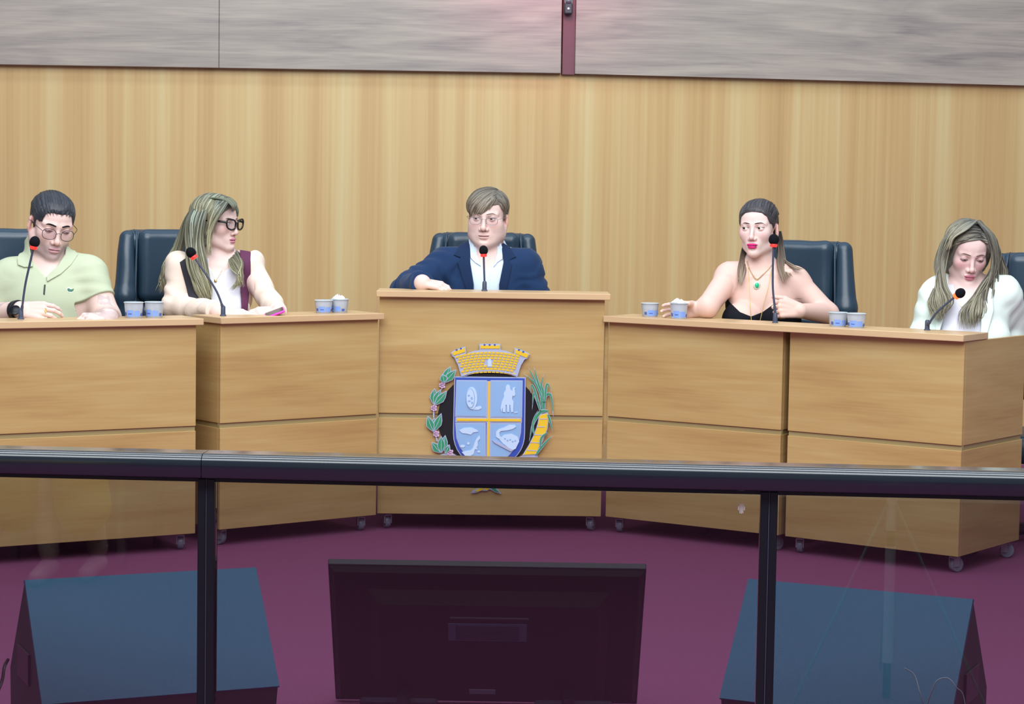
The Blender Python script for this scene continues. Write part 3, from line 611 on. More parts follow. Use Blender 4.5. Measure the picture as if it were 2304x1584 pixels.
def ell(c, r, fr=ID, rot=None):
    c, M, f = _loc(fr, c, rot); r = np.array(r, float) * fr.k; ext = np.sqrt((M ** 2) @ (r ** 2))
    def fn(X, Y, Z):
        x, y, z = f(X, Y, Z)
        k0 = np.sqrt((x / r[0]) ** 2 + (y / r[1]) ** 2 + (z / r[2]) ** 2) + 1e-6; k1 = np.sqrt((x / r[0] ** 2) ** 2 + (y / r[1] ** 2) ** 2 + (z / r[2] ** 2) ** 2) + 1e-6
        return k0 * (k0 - 1) / k1
    return c - ext, c + ext, fn
def rbox(c, h, rd, fr=ID, rot=None):
    c, M, f = _loc(fr, c, rot); h = np.array(h, float) * fr.k; rd *= fr.k; ext = np.abs(M) @ h; q = h - rd
    def fn(X, Y, Z):
        x, y, z = f(X, Y, Z); x = np.abs(x) - q[0]; y = np.abs(y) - q[1]; z = np.abs(z) - q[2]
        return np.sqrt(np.maximum(x, 0) ** 2 + np.maximum(y, 0) ** 2 + np.maximum(z, 0) ** 2) + np.minimum(np.maximum(x, np.maximum(y, z)), 0) - rd
    return c - ext, c + ext, fn
def smin(a, b, k):
    if k <= 0: return np.minimum(a, b)
    h = np.clip(0.5 + 0.5 * (b - a) / k, 0, 1); return b + (a - b) * h - k * h * (1 - h)
PAD = 0.0
def apply_ops(ops, D, X, Y, Z, boxed=None):
    for m, prim, k in ops:
        if m in 'us':
            lo, hi, fn = prim
            if boxed is None: sl = Ellipsis; x, y, z = X, Y, Z
            else:
                g0, h, n = boxed; mg = k + 3 * h
                mg += PAD; i0 = np.maximum(np.floor((lo - mg - g0) / h).astype(int), 0); i1 = np.minimum(np.ceil((hi + mg - g0) / h).astype(int) + 1, n)
                if (i1 <= i0).any(): continue
                sl = tuple(slice(a, b) for a, b in zip(i0, i1)); x, y, z = X[sl[0]], Y[:, sl[1]], Z[:, :, sl[2]]
            d = fn(x, y, z).astype(f32)
            D[sl] = smin(D[sl], d, k) if m == 'u' else -smin(-D[sl], d, k)
        else:                                                     # 'i' keep where fn<0, 'c' cut where fn<0, 'd' displace, in the band only
            band = 0.03
            w = np.nonzero(D < band) if m != 'd' else np.nonzero(np.abs(D) < band)
            if boxed is None: P = (X[w], Y[w], Z[w])
            else: P = (X[w[0], 0, 0], Y[0, w[1], 0], Z[0, 0, w[2]])
            if len(w[0]) == 0: continue
            v = prim(*P).astype(f32)
            if m == 'i': D[w] = np.maximum(D[w], v)
            elif m == 'c': D[w] = -smin(-D[w], v, k)
            else: D[w] = D[w] + v
    return D
def ev(ops, P):
    P = np.asarray(P, float); D = np.ones(len(P), f32); return apply_ops(ops, D, P[:, 0], P[:, 1], P[:, 2])
def surf(ops, lo, hi, h):
    """surface-nets mesh of the field inside the box"""
    lo = np.array(lo, float); hi = np.array(hi, float); n = np.ceil((hi - lo) / h).astype(int) + 1
    ax = [(lo[i] + h * np.arange(n[i])).astype(f32) for i in range(3)]
    X, Y, Z = ax[0][:, None, None], ax[1][None, :, None], ax[2][None, None, :]
    global PAD
    PAD = 0.032 if any(o[0] == 'd' for o in ops) else 0.0
    D = np.ones(n, f32); apply_ops(ops, D, X, Y, Z, (lo, h, n)); PAD = 0.0
    S = D < 0; c = np.zeros(n - 1, np.int8)
    for a in (0, 1):
        for b in (0, 1):
            for d in (0, 1): c += S[a:n[0] - 1 + a, b:n[1] - 1 + b, d:n[2] - 1 + d]
    I, J, K = np.nonzero((c > 0) & (c < 8)); N = len(I); ids = np.full(n - 1, -1, np.int32); ids[I, J, K] = np.arange(N)
    acc = np.zeros((N, 3), f32); cnt = np.zeros(N, f32)
    cor = {(a, b, d): D[I + a, J + b, K + d] for a in (0, 1) for b in (0, 1) for d in (0, 1)}
    for axn in range(3):
        for u in (0, 1):
            for v in (0, 1):
                p = [0, 0, 0]; q = [0, 0, 0]; o = [i for i in range(3) if i != axn]; p[o[0]] = q[o[0]] = u; p[o[1]] = q[o[1]] = v; q[axn] = 1
                d0, d1 = cor[tuple(p)], cor[tuple(q)]; mk = (d0 < 0) != (d1 < 0); t = np.where(mk, d0 / np.where(mk, d0 - d1, 1), 0)
                e = np.zeros((N, 3), f32); e[:, o[0]] = u; e[:, o[1]] = v; e[:, axn] = t; acc += e * mk[:, None]; cnt += mk
    V = lo + h * (np.stack([I, J, K], 1) + acc / cnt[:, None]); Q = []
    for axn in range(3):
        b, d = (axn + 1) % 3, (axn + 2) % 3
        s0 = [slice(1, n[i] - 1) for i in range(3)]; s0[axn] = slice(0, n[axn] - 1); s1 = list(s0); s1[axn] = slice(1, n[axn])
        A, B = S[tuple(s0)], S[tuple(s1)]; w = np.nonzero(A != B)
        if len(w[0]) == 0: continue
        g = [w[i] + (0 if i == axn else 1) for i in range(3)]; out = A[w]
        def cell(db, dd):
            q = list(g); q[b] = g[b] + db; q[d] = g[d] + dd; return ids[q[0], q[1], q[2]]
        qd = np.stack([cell(-1, -1), cell(0, -1), cell(0, 0), cell(-1, 0)], 1); qd[~out] = qd[~out][:, ::-1]; Q.append(qd)
    Q = np.concatenate(Q) if Q else np.zeros((0, 4), np.int32)
    return V, Q[(Q >= 0).all(1)]
def join(parts):
    V, Q, n = [], [], 0
    for v, q in parts: V.append(v); Q.append(q + n); n += len(v)
    return np.concatenate(V), np.concatenate(Q)
def bounds(ops, pad=0.01):
    lo = np.min([o[1][0] for o in ops if o[0] == 'u'], 0) - pad; hi = np.max([o[1][1] for o in ops if o[0] == 'u'], 0) + pad; return lo, hi
def wob(amp, f, seed, stretch=(1, 1, 1)):
    """smooth pseudo-noise"""
    r = np.random.RandomState(seed); K = r.normal(size=(6, 3)) * np.array(stretch) * f; ph = r.uniform(0, 6.28, 6)
    def fn(X, Y, Z): 
        a = 0
        for k, p in zip(K, ph): a = a + np.sin(X * k[0] + Y * k[1] + Z * k[2] + p)
        return amp * a / 3.0
    return fn
def folds(amp, a, b, n, seed, rad=0.09, sk=0.5):
    """wrinkles across the limb a-b"""
    a = np.array(a, float); b = np.array(b, float); d = b - a; L = np.linalg.norm(d); d /= L; w = wob(1.0, 18, seed); w2 = wob(1.0, 9, seed + 5)
    def fn(X, Y, Z):
        s = (X - a[0]) * d[0] + (Y - a[1]) * d[1] + (Z - a[2]) * d[2]; q = np.sqrt((X - a[0] - s * d[0]) ** 2 + (Y - a[1] - s * d[1]) ** 2 + (Z - a[2] - s * d[2]) ** 2)
        m = np.clip(1.4 - q / rad, 0, 1) * np.clip((s / L + 0.15) * 6, 0, 1) * np.clip((1.15 - s / L) * 6, 0, 1)
        v = np.sin(s / L * n * 6.28 + 3.6 * w(X, Y, Z)); return -amp * m * (np.abs(v) ** 0.7 * np.sign(v)) * (0.55 + 0.45 * w2(X, Y, Z))
    return fn
def sdpoly(px, py, poly):
    p = np.array(poly, float); n = len(p); d = np.full(px.shape, 1e9); sg = np.ones(px.shape)
    j = n - 1
    for i in range(n):
        ex, ey = p[j] - p[i]; wx_, wy = px - p[i, 0], py - p[i, 1]; t = np.clip((wx_ * ex + wy * ey) / (ex * ex + ey * ey + 1e-9), 0, 1)
        d = np.minimum(d, (wx_ - ex * t) ** 2 + (wy - ey * t) ** 2)
        c1 = py >= p[i, 1]; c2 = py < p[j, 1]; c3 = ex * wy > ey * wx_
        sg = np.where((c1 & c2 & c3) | (~c1 & ~c2 & ~c3), -sg, sg); j = i
    return sg * np.sqrt(d)
def region(poly, y0, ymax=None, ymin=None):
    """upright cutting prism through the outline a photo tracing gives at depth y0"""
    s = F_PX / y0
    def fn(X, Y, Z):
        px, py = proj(X.astype(float), Y.astype(float), Z.astype(float)); d = sdpoly(px, py, poly) / s
        if ymax is not None: d = np.maximum(d, Y - ymax)
        if ymin is not None: d = np.maximum(d, ymin - Y)
        return d
    return fn
U = lambda p, k=0.0: ('u', p, k)
S_ = lambda p, k=0.0: ('s', p, k)
# ------------------------------------------------------------------ leather chairs
def chair_proto():
    r = empty('leather_chair')
    def part(name, ops, h, m, pad=0.015):
        lo, hi = bounds(ops, pad); V, Q = surf(ops, lo, hi, h); return mesh_obj(name, V, Q, m, r, True)
    part('backrest', [U(rbox((0, 0.055, 0.90), (0.215, 0.04, 0.30), 0.04)), U(rbox((0, 0.045, 1.145), (0.20, 0.05, 0.055), 0.045), 0.01)], 0.006, M_LEATHER)
    part('head_cushion', [U(rbox((0, 0.0, 1.05), (0.160, 0.045, 0.155), 0.04)), ('d', wob(0.0025, 40, 4, (1, 1, .4)), 0)], 0.005, M_LEATHER)
    for i, z in enumerate((0.842, 0.740, 0.640)):
        ops = [U(rbox((-0.083, -0.005, z), (0.077, 0.046, 0.046), 0.030)), U(rbox((0.083, -0.005, z), (0.077, 0.046, 0.046), 0.030), 0.004), ('d', wob(0.002, 60, 9 + i), 0)]
        part('lumbar_cushion', ops, 0.005, M_LEATHER)
    for s in (-1, 1):
        ops = [U(cone((s * 0.205, 0.0, 0.66), (s * 0.218, -0.008, 0.92), 0.042, 0.046)), U(cone((s * 0.218, -0.008, 0.92), (s * 0.196, 0.030, 1.165), 0.046, 0.036), 0.02), ('d', wob(0.0022, 35, 14 + s, (1, 1, .5)), 0)]
        part('side_bolster', ops, 0.005, M_LEATHER)
        b = MB().tube(crom([(s * 0.172, -0.030, 0.66), (s * 0.180, -0.036, 0.92), (s * 0.166, -0.006, 1.165), (s * 0.163, 0.045, 1.20)], 24), 0.0045, 6); autosmooth(b.build('piping', M_LEATHER, r), 60)
        ops = [U(cone((s * 0.27, -0.30, 0.66), (s * 0.27, -0.02, 0.665), 0.030, 0.030)), U(cone((s * 0.27, -0.25, 0.64), (s * 0.25, -0.20, 0.47), 0.020, 0.020), 0.02)]
        part('armrest', ops, 0.007, M_LEATHER)
    part('seat', [U(rbox((0, -0.23, 0.43), (0.25, 0.25, 0.055), 0.05))], 0.008, M_LEATHER)
    autosmooth(MB().lathe([(0.028, 0.07), (0.028, 0.25), (0.018, 0.26), (0.018, 0.39)], (0, -0.22, 0), 16).build('gas_column', M_CHROME, r))
    for k in range(5):
        a = 2 * math.pi * k / 5 + 0.3; d = np.array([math.cos(a), math.sin(a), 0]); c0 = np.array([0, -0.22, 0])
        lg = autosmooth(MB().tube([c0 + d * 0.02 + (0, 0, 0.09), c0 + d * 0.28 + (0, 0, 0.068)], [0.022, 0.014], 8).build('base_leg', M_BLACK, r))
        autosmooth(MB().lathe([(0.008, -0.018), (0.026, -0.018), (0.028, 0), (0.026, 0.018), (0.008, 0.018)], tuple(c0 + d * 0.28 + (0, 0, 0.029)), 14, 'y').build('castor', M_BLACK, lg))
    return r
chair0 = chair_proto(); used = []
def chair(label, px_c, Y, yaw, zoff=0.0):
    o = chair0 if not used else copy_tree(chair0); used.append(o); x = aty(px_c, 540, Y)[0]
    o.location = (x, Y, zoff); o.rotation_euler = (0, 0, math.radians(yaw)); tag(o, label, 'chair', 'leather chairs behind the desks'); return o
chair('black leather chair behind the man in the green polo', 8, 9.05, 18)
chair('black leather chair with wide left bolster showing beside the woman in cream sleeves', 392, 9.40, 26)
chair('black leather chair behind the man in the blue suit at the crest desk', 1088, 9.82, 1)
chair('black leather chair showing right of the woman in the black top', 1795, 9.42, -24, -0.005)
chair('black leather chair at the frame edge behind the woman in the white blazer', 2360, 9.08, -22, -0.035)
# ------------------------------------------------------------------ figure parts
M_SKIN = mat('skin', (225, 190, 180), 0.55, spec=0.3, vcol=True); MATS['skin'].node_tree.nodes['Principled BSDF'].inputs['Subsurface Weight'].default_value = 0.0
M_EYE = mat('eye', (255, 255, 255), 0.12, vcol=True, spec=0.5)
def head_ops(H, g):
    """face towards -y of frame H; g: shape numbers"""
    jw, ck, ns, br = g.get('jaw', 1.0), g.get('cheek', 1.0), g.get('nose', 1.0), g.get('brow', 1.0)
    o = [U(ell((0, .012, .033), (.0745, .095, .075), H)), U(ell((0, -.034, .034), (.064, .060, .056), H), .02), U(ell((0, -.040, -.030), (.0585 * ck * g.get('fw', 1), .052, .072), H), .028)]
    for s in (-1, 1):
        o += [U(cone((s * .056 * jw, -.002, -.045), (s * .047 * jw, -.018, -.072), .019, .018, H), .026), U(cone((s * .047 * jw, -.018, -.072), (s * .012, -.076, -.100), .018, .015, H), .026)]
    o += [U(sph((0, -.083, -.101), .0175 * g.get('chin', 1), H), .014)]
    if g.get('fat'): o += [U(ell((0, -.045, -.092), (.050, .045, .028), H), .02)] + [U(ell((s * .044, -.046, -.052), (.027, .032, .036), H), .03) for s in (-1, 1)]
    for s in (-1, 1): o += [U(ell((s * .041 * g.get('fw', 1), -.063, -.022), (.021 * ck, .023, .021), H), .026)]
    o += [U(ell((0, -.078, -.066), (.030, .022, .027), H), .015)]
    for s in (-1, 1): o += [U(cone((s * .012, -.089, .019), (s * .046, -.073, .020), .0095 * br, .0085 * br, H), .012)]
    for s in (-1, 1): o += [S_(ell((s * .032, -.1025, .001), (.0185, .0150, .0115), H), .011)]
    o += [U(cone((0, -.090, .012), (0, -.1085, -.034), .0065, .0088 * ns, H), .010), U(sph((0, -.1105, -.0375), .0098 * ns, H), .006)]
    for s in (-1, 1): o += [U(ell((s * .0125 * ns, -.0985, -.0425), (.0078, .0105, .0080), H), .005), S_(sph((s * .0068 * ns, -.1085, -.0500), .0040, H), .003)]
    lp = g.get('lips', 1.0)
    for s in (-1, 1): o += [U(ell((s * .008, -.0985, -.0655), (.0150, .0065 * lp, .0050 * lp), H), .004)]
    o += [U(ell((0, -.0970, -.0765), (.0180, .0075 * lp, .0062 * lp), H), .004), S_(cone((-.021, -.0985, -.0708), (.021, -.0985, -.0708), .0014, .0014, H), .003), S_(ell((0, -.1010, -.0885), (.016, .006, .005), H), .006)]
    op = g.get('open', .30)                                          # lids: shells round the eyeballs with a slit
    for s in (-1, 1):
        c = H((s * .0320, -.0815, .0005)); r1 = .0142 * H.k; M = H.M; up, dn = g.get('lid', .20) , op
        def lid(X, Y, Z, c=c, r1=r1):
            x, y, z = X - c[0], Y - c[1], Z - c[2]; ly = M[0, 1] * x + M[1, 1] * y + M[2, 1] * z; lz = M[0, 2] * x + M[1, 2] * y + M[2, 2] * z
            d = np.sqrt(x * x + y * y + z * z) - r1; a = g.get('up', 0.30); b = g.get('lo', -0.26)
            wedge = np.maximum((lz + ly * a) * .95, (-lz - ly * b) * .95); return np.maximum(d, -wedge)
        o += [U((c - r1, c + r1, lid), .0022)]
    for s in (-1, 1):
        rt = Rz(s * .35) @ Rx(-.12)
        o += [U(ell((s * .0755, .012, -.012), (.0075, .0175, .0300), H, rt), .004), S_(ell((s * .0840, .007, -.008), (.0055, .0085, .0150), H, rt), .003)]
    return o
def face_color(H, skin, lip, g):
    sk = np.array(lin(skin)); lc = np.array(lin(lip))
    def fn(V):
        L = H.inv(V); x, y, z = L[:, 0], L[:, 1], L[:, 2]; ax = np.abs(x); C = np.tile(sk, (len(V), 1))
        def mixin(col, w): nonlocal C; C = C + (np.array(lin(col)) - C) * np.clip(w, 0, 1)[:, None]
        hd = np.clip((z + .125) / .02, 0, 1)
        if g.get('body'): mixin(g['body'], 1 - np.clip((z + .13) / .03, 0, 1) * (y < .01))
        mixin(g.get('blush', (226, 150, 140)), hd * g.get('blush_k', .35) * np.exp(-((ax - .045) / .018) ** 2 - ((z + .022) / .016) ** 2) * (y < -.02))
        mixin((222, 150, 145), hd * .45 * (ax > .069) * (y > -.01) * (y < .04)); mixin((224, 160, 150), hd * .3 * np.exp(-(ax / .014) ** 2 - ((z + .038) / .012) ** 2) * (y < -.09))
        if g.get('stubble'): mixin((120, 105, 110), g['stubble'] * np.clip((-.045 - z) / .02, 0, 1) * np.clip((z + .14) / .02, 0, 1) * (y < .0) * (1 - np.exp(-(ax / .02) ** 2 - ((z + .071) / .008) ** 2)) * np.clip((.125 + z) * 60, 0, 1))
        ed = np.sqrt(((ax - .032) / .0200) ** 2 + ((z - .005) / .0105) ** 2); mixin(g.get('shadow', (170, 120, 115)), g.get('shadow_k', .45) * np.clip(1.35 - ed, 0, 1) * (y < -.06) * hd)
        e2 = np.sqrt(((ax - .032) / .0155) ** 2 + ((z - g.get('lashz', .0035)) / .0036) ** 2); mixin((40, 28, 28), g.get('lash', .8) * np.clip((1.25 - e2) * 2.2, 0, 1) * (y < -.06) * hd)
        d = np.minimum(((ax - .006) / .0165) ** 2 + ((z + .0660) / .0058) ** 2, (x / .0195) ** 2 + ((z + .0765) / .0072) ** 2); w = np.clip((1.15 - d) * 3, 0, 1) * (y < -.080) * hd; C = C + (lc - C) * w[:, None] * g.get('lip_k', .85)
        mixin((96, 40, 48), .75 * np.exp(-((z + .0708) / .0019) ** 2) * np.clip((.0215 - ax) * 400, 0, 1) * (y < -.080) * hd)
        mixin((120, 60, 56), .7 * np.exp(-((ax - .0068) / .0042) ** 2 - ((z + .0495) / .003) ** 2) * (y < -.085) * hd)
        return C
    return fn
def on_face(ops, H, pts, lift=0.0):
    """push local (x,z) points onto the face surface, returns world points"""
    out = []
    ys = np.linspace(-.135, -.0, 136)
    for x, z in pts:
        P = np.array([H((x, y, z)) for y in ys]); d = ev(ops, P); i = int(np.argmax(d < 0)) if (d < 0).any() else 60
        out.append(H((x, ys[i] - lift, z)))
    return out
def eyes(parent, base, H, g):
    gz = g.get('gaze', (0, -1, 0)); gz = np.array(gz, float); gz /= np.linalg.norm(gz)
    for s in (-1, 1):
        V = []; C = []; n, m = 20, 24; c = np.array((s * .0320, -.0815, .0005)); r = .0132
        q = np.array(Vector(tuple(gz)).to_track_quat('Z', 'Y').to_matrix())
        for i in range(m):
            a = math.pi * i / (m - 1) * 0.62
            for k in range(n):
                b = 2 * math.pi * k / n; v = q @ np.array([math.sin(a) * math.cos(b), math.sin(a) * math.sin(b), math.cos(a)]); V.append(H(c + v * r) - base)
                C.append(lin((16, 12, 12)) if a < .22 else lin(g.get('iris', (62, 42, 34))) if a < .50 else lin((225, 216, 214)))
        Fc = np.array([(i * n + k, (i + 1) * n + k, (i + 1) * n + (k + 1) % n, i * n + (k + 1) % n) for i in range(m - 1) for k in range(n)])
        mesh_obj('eye', np.array(V), Fc[:, ::-1], M_EYE, parent, True, np.array(C))
def brows(parent, base, H, ops, m, w=.0030, pts=((.011, .0195), (.024, .0222), (.037, .0228), (.050, .0165))):
    for s in (-1, 1):
        P = on_face(ops, H, [(s * x, z) for x, z in pts], -.0002); P = crom(P, 14)
        rr = [w * (0.75 + 0.45 * math.sin(math.pi * min(1, i / 13 + .15))) * (1 if i < 10 else (14 - i) / 4.5) for i in range(14)]
        autosmooth(MB().tube([p - base for p in P], rr, 8, flat=1.0).build('eyebrow', m, parent), 80)
def hand_ops(w, X, Zd, thumb, flex, k=1.0, spread=0.05, th=None):
    """w wrist, X finger direction, Zd back of the hand, thumb +1/-1; flex four (a,b) bends"""
    w = np.array(w, float); X = np.array(X, float); X /= np.linalg.norm(X); Zd = np.array(Zd, float); Zd -= X * (X @ Zd); Zd /= np.linalg.norm(Zd); Yl = np.cross(Zd, X)
    fr = Fr(w, np.stack([X, Yl, Zd], 1), k); o = []
    by = [.030, .010, -.010, -.028]; bx = [.086, .090, .086, .078]; ln = [.074, .082, .076, .060]
    for i in range(4):
        o.append(U(cone((.0, by[i] * thumb * .55, 0), (bx[i], by[i] * thumb, -.002), .0165, .0118, fr), .008 if i else 0))
    o.append(U(cone((.012, .016 * thumb, -.006), (.060, .030 * thumb, -.012), .018, .014, fr), .012))
    for i in range(4):
        p = np.array([bx[i], by[i] * thumb, -.002]); a = 0.0; sp = thumb * (by[i] / .03) * spread; fx = flex[i] if hasattr(flex[0], '__len__') else flex
        for j, (fl_, sg) in enumerate(zip((.46, .30, .24), (fx[0], fx[1], fx[1] * .7))):
            a += sg; d = np.array([math.cos(a), sp, -math.sin(a)]); q = p + d * ln[i] * fl_; r0 = (.0092, .0082, .0074)[j]; o.append(U(cone(p, q, r0, r0 - .0009, fr), .003)); p = q
    t0 = np.array([.022, .028 * thumb, -.010]); d1, d2 = th if th else ((.70, .62 * thumb, -.30), (.85, .35 * thumb, -.35))
    d1 = np.array(d1) / np.linalg.norm(d1); d2 = np.array(d2) / np.linalg.norm(d2); t1 = t0 + d1 * .046; t2 = t1 + d2 * .030; t3 = t2 + d2 * .024
    o += [U(cone(t0, t1, .0145, .0110, fr), .008), U(cone(t1, t2, .0105, .0095, fr), .003), U(cone(t2, t3, .0095, .0078, fr), .002)]
    return o
def torso_ops(J, o=0.0, fem=False, belly=0.0, bust=1.0, bk=.03, sl=True, slr=(.056, .047, .036), chest=1.0):
    shL, shR = J['shL'], J['shR']; mid = (shL + shR) / 2; T = Fr(mid, Rz(J.get('yaw', 0))); w = float(np.linalg.norm(shR - shL)) / 2; lean = J.get('lean', 0.0)
    q = [U(cone(shL, shR, .055 + o, .055 + o)), U(ell((0, .0 + lean * .1, -.10), ((w + .015) * chest + o, .105 + o, .15), T), .04), U(ell((0, .005 + lean * .3, -.25), (w * .92 * chest + o, .105 + belly * .5 + o, .16), T), .04), U(ell((0, .01 + lean * .5 - belly * .5, -.40), (w * .88 + belly + o, .115 + belly + o, .15), T), .05)]
    nb = J['neck']
    for s in (shL, shR): q.append(U(cone(nb + (0, .025, .015), s + (nb - s) * .18 + (0, .01, .004), .042 + o * .8, .050 + o), .035))
    if fem:
        for s in (-1, 1): q.append(U(ell((s * .070 * bust, -.088, -.165), (.066 * bust + o * .6, .058 * bust + o * .6, .066 * bust + o * .6), T), bk))
    if sl:
        for a, e, wr in ((shL, J['elL'], J['wrL']), (shR, J['elR'], J['wrR'])):
            q += [U(cone(a, e, slr[0] + o, slr[1] + o), .03), U(cone(e, wr, slr[1] + o * .9, slr[2] + o * .5), .018)]
    return q
def lower(parent, base, J, m, shoe=None, skirt=False):
    """hips, thighs, shins and shoes behind the desk front"""
    mid = (J['shL'] + J['shR']) / 2; T = Fr((mid[0], mid[1] + .05, 0), Rz(J.get('seat', J.get('yaw', 0))))
    o = [U(ell((0, 0.02, .58), (.165, .135, .11), T))]
    for s in (-1, 1): o += [U(cone((s * .09, 0, .565), (s * .10, -.27, .545), .082, .062, T), .03), U(cone((s * .10, -.27, .545), (s * .09, -.12, .12), .058, .042, T), .03)]
    lo, hi = bounds(o); V, Q = surf(o, lo, hi, .012); mesh_obj('trousers', V - base, Q, m, parent, True)
    o = []
    for s in (-1, 1): o += [U(cone((s * .09, -.10, .045), (s * .095, -.27, .035), .042, .034, T)), U(cone((s * .09, -.11, .09), (s * .09, -.11, .05), .04, .042, T), .02)]
    lo, hi = bounds(o); lo[2] = max(lo[2], .0); V, Q = surf(o, lo - (0, 0, .02), hi, .008); V[:, 2] = np.maximum(V[:, 2], .002); mesh_obj('shoes', V - base, Q, shoe or M_BLACK, parent, True)
def garment(name, parent, base, ops, h, m, lo=None, hi=None, colors=None):
    a, b = bounds(ops, .02); a = a if lo is None else np.maximum(a, lo); b = b if hi is None else np.minimum(b, hi)
    V, Q = surf(ops, a, b, h); return mesh_obj(name, V - base, Q, m, parent, True, colors(V) if colors else None)
def patch(name, parent, base, ops, off, poly, Y0, h, m, ymax=None, pad=.012):
    """thin piece lying on the surface of ops inside a traced outline"""
    P = np.array(poly, float); yl = Y0 - .26; c = np.array([aty(x, y, Y0 - .10) for x, y in poly]); lo = c.min(0) - pad; hi = c.max(0) + pad; lo[1] = yl; hi[1] = (ymax if ymax else Y0)
    V, Q = surf(ops + [('d', lambda X, Y, Z: np.full(X.shape, -off), 0), ('i', region(poly, Y0 - .1, ymax), 0)], lo, hi, h)
    if len(V) == 0: return None
    return mesh_obj(name, V - base, Q, m, parent, True)
def hairmat(name, bump=.9): return mat(name, (90, 80, 70), 0.42, spec=0.45, vcol=True, bump=(220, bump))
M_HAIR = hairmat('hair', .12)
def locks(parent, base, items, name='hair', n=22, cols=None, seed=1, kind=None):
    """items: (points, width, thickness, colour root, colour tip, taper)"""
    V = []; Fc = []; C = []; r = random.Random(seed); k = 5
    for pts, wd, tk, c0, c1 in items:
        P = crom(pts, n); c0 = np.array(lin(c0)); c1 = np.array(lin(c1)); b = len(V); jit = 0.88 + 0.24 * r.random()
        for i, p in enumerate(P):
            t = P[min(i + 1, n - 1)] - P[max(i - 1, 0)]; t /= np.linalg.norm(t) + 1e-9; v = np.array([0, -1.0, 0]); v = v - t * (v @ t); v /= np.linalg.norm(v) + 1e-9; u = np.cross(t, v); s = i / (n - 1)
            f = min(1, .35 + s * 4) * (1 if s < .6 else max(.06, 1 - ((s - .6) / .4) ** 1.6))
            for q in range(k):
                a = 2 * math.pi * q / k; V.append(p + u * math.cos(a) * wd * f + v * math.sin(a) * tk * f - base); C.append((c0 + (c1 - c0) * min(1, max(0, s * 1.3 - .12))) * jit * (0.9 + .2 * (q % 2)))
        Fc += [(b + i * k + q, b + i * k + (q + 1) % k, b + (i + 1) * k + (q + 1) % k, b + (i + 1) * k + q) for i in range(n - 1) for q in range(k)]
    o = mesh_obj(name, np.array(V), np.array(Fc), M_HAIR, parent, True, np.array(C)); o['kind'] = 'stuff'; return o
def strandcap(ops_head, H, inflate, keep, col0, col1, seed, flow=(1, 1, 1), amp=.0025, extra=None, h=.0024, hi_k=.5):
    """hair shell: inflated head kept where keep(local)<0, ridged along flow"""
    ops = list(ops_head) + (extra or [])
    wv = wob(1.0, 150, seed, flow)
    def disp(X, Y, Z):
        P = H.inv(np.stack([X, Y, Z], 1).astype(float)); return -np.minimum(inflate(P), .0025 + .45 * np.maximum(0, -keep(P))) + amp * wv(P[:, 0], P[:, 1], P[:, 2])
    ops += [('d', disp, 0), ('i', lambda X, Y, Z: keep(H.inv(np.stack([X, Y, Z], 1).astype(float))), 0)]
    lo, hi = bounds([o for o in ops if o[0] == 'u'], .025); V, Q = surf(ops, lo, hi, h)
    L = H.inv(V); w2 = wob(1.0, 110, seed + 3, flow); t = np.clip(.5 + hi_k * w2(L[:, 0], L[:, 1], L[:, 2]), 0, 1)[:, None]
    return V, Q, np.array(lin(col0)) * (1 - t) + np.array(lin(col1)) * t
EARS = lambda P: np.where((np.abs(P[:, 0]) > .066) & (P[:, 1] > -.012) & (P[:, 1] < .036) & (P[:, 2] < .022) & (P[:, 2] > -.06), .01, -1)
def scalp(H, d0, d1, n, wd, tk, cs, seed, ops, inf, keep, lift=.0015, via=None, jit=.05):
    """strands lying on the hair cap from directions d0 to d1 (lists of directions, blended)"""
    r = random.Random(seed); c = np.array((0, .012, .033)); K = 7; dirs = []
    pick = lambda D, t: (lambda i, f: np.array(D[i], float) * (1 - f) + np.array(D[min(i + 1, len(D) - 1)], float) * f)(int(t * (len(D) - 1)), t * (len(D) - 1) % 1)
    for i in range(n):
        t = min(.9999, max(0, (i + r.random()) / n)); a = pick(d0, t); b = pick(d1, t); b = b + np.array([r.gauss(0, jit) for _ in range(3)]); m = pick(via, t) if via else None
        for k in range(K):
            u = k / (K - 1); q = (a * (1 - u) + b * u) if m is None else (a * (1 - u) ** 2 + 2 * m * u * (1 - u) + b * u * u); dirs.append(q / np.linalg.norm(q))
    D = np.array(dirs); rr = np.linspace(.05, .15, 51); L = (c + D[:, None, :] * rr[None, :, None]).reshape(-1, 3); Wd = H.t + (L * H.k) @ H.M.T
    th = np.minimum(inf(L), .0025 + .45 * np.maximum(0, -keep(L))); ins = (ev([o for o in ops if o[0] in 'us'], Wd) < th * 1.0).reshape(len(D), -1)
    last = ins.shape[1] - 1 - np.argmax(ins[:, ::-1], 1); P = c + D * (rr[last] + lift)[:, None]; out = []
    for i in range(n):
        a0, a1 = cs[r.randrange(len(cs))]; out.append(([H(p) for p in P[i * K:(i + 1) * K]], wd * r.uniform(.7, 1.3), tk, a0, a1))
    return out
def hairline(pts):
    ys, zs = zip(*pts)
    return lambda P: np.interp(P[:, 1], ys, zs) - P[:, 2]
def ring_pts(H, c, rx, rz, n=24, sh=2.6, y_of=None):
    out = []
    for k in range(n + 1):
        a = 2 * math.pi * k / n; ca, sa = math.cos(a), math.sin(a); x = c[0] + rx * np.sign(ca) * abs(ca) ** (2 / sh); z = c[2] + rz * np.sign(sa) * abs(sa) ** (2 / sh); out.append(H((x, c[1] + (abs(x) * .18 - .006), z)))
    return out
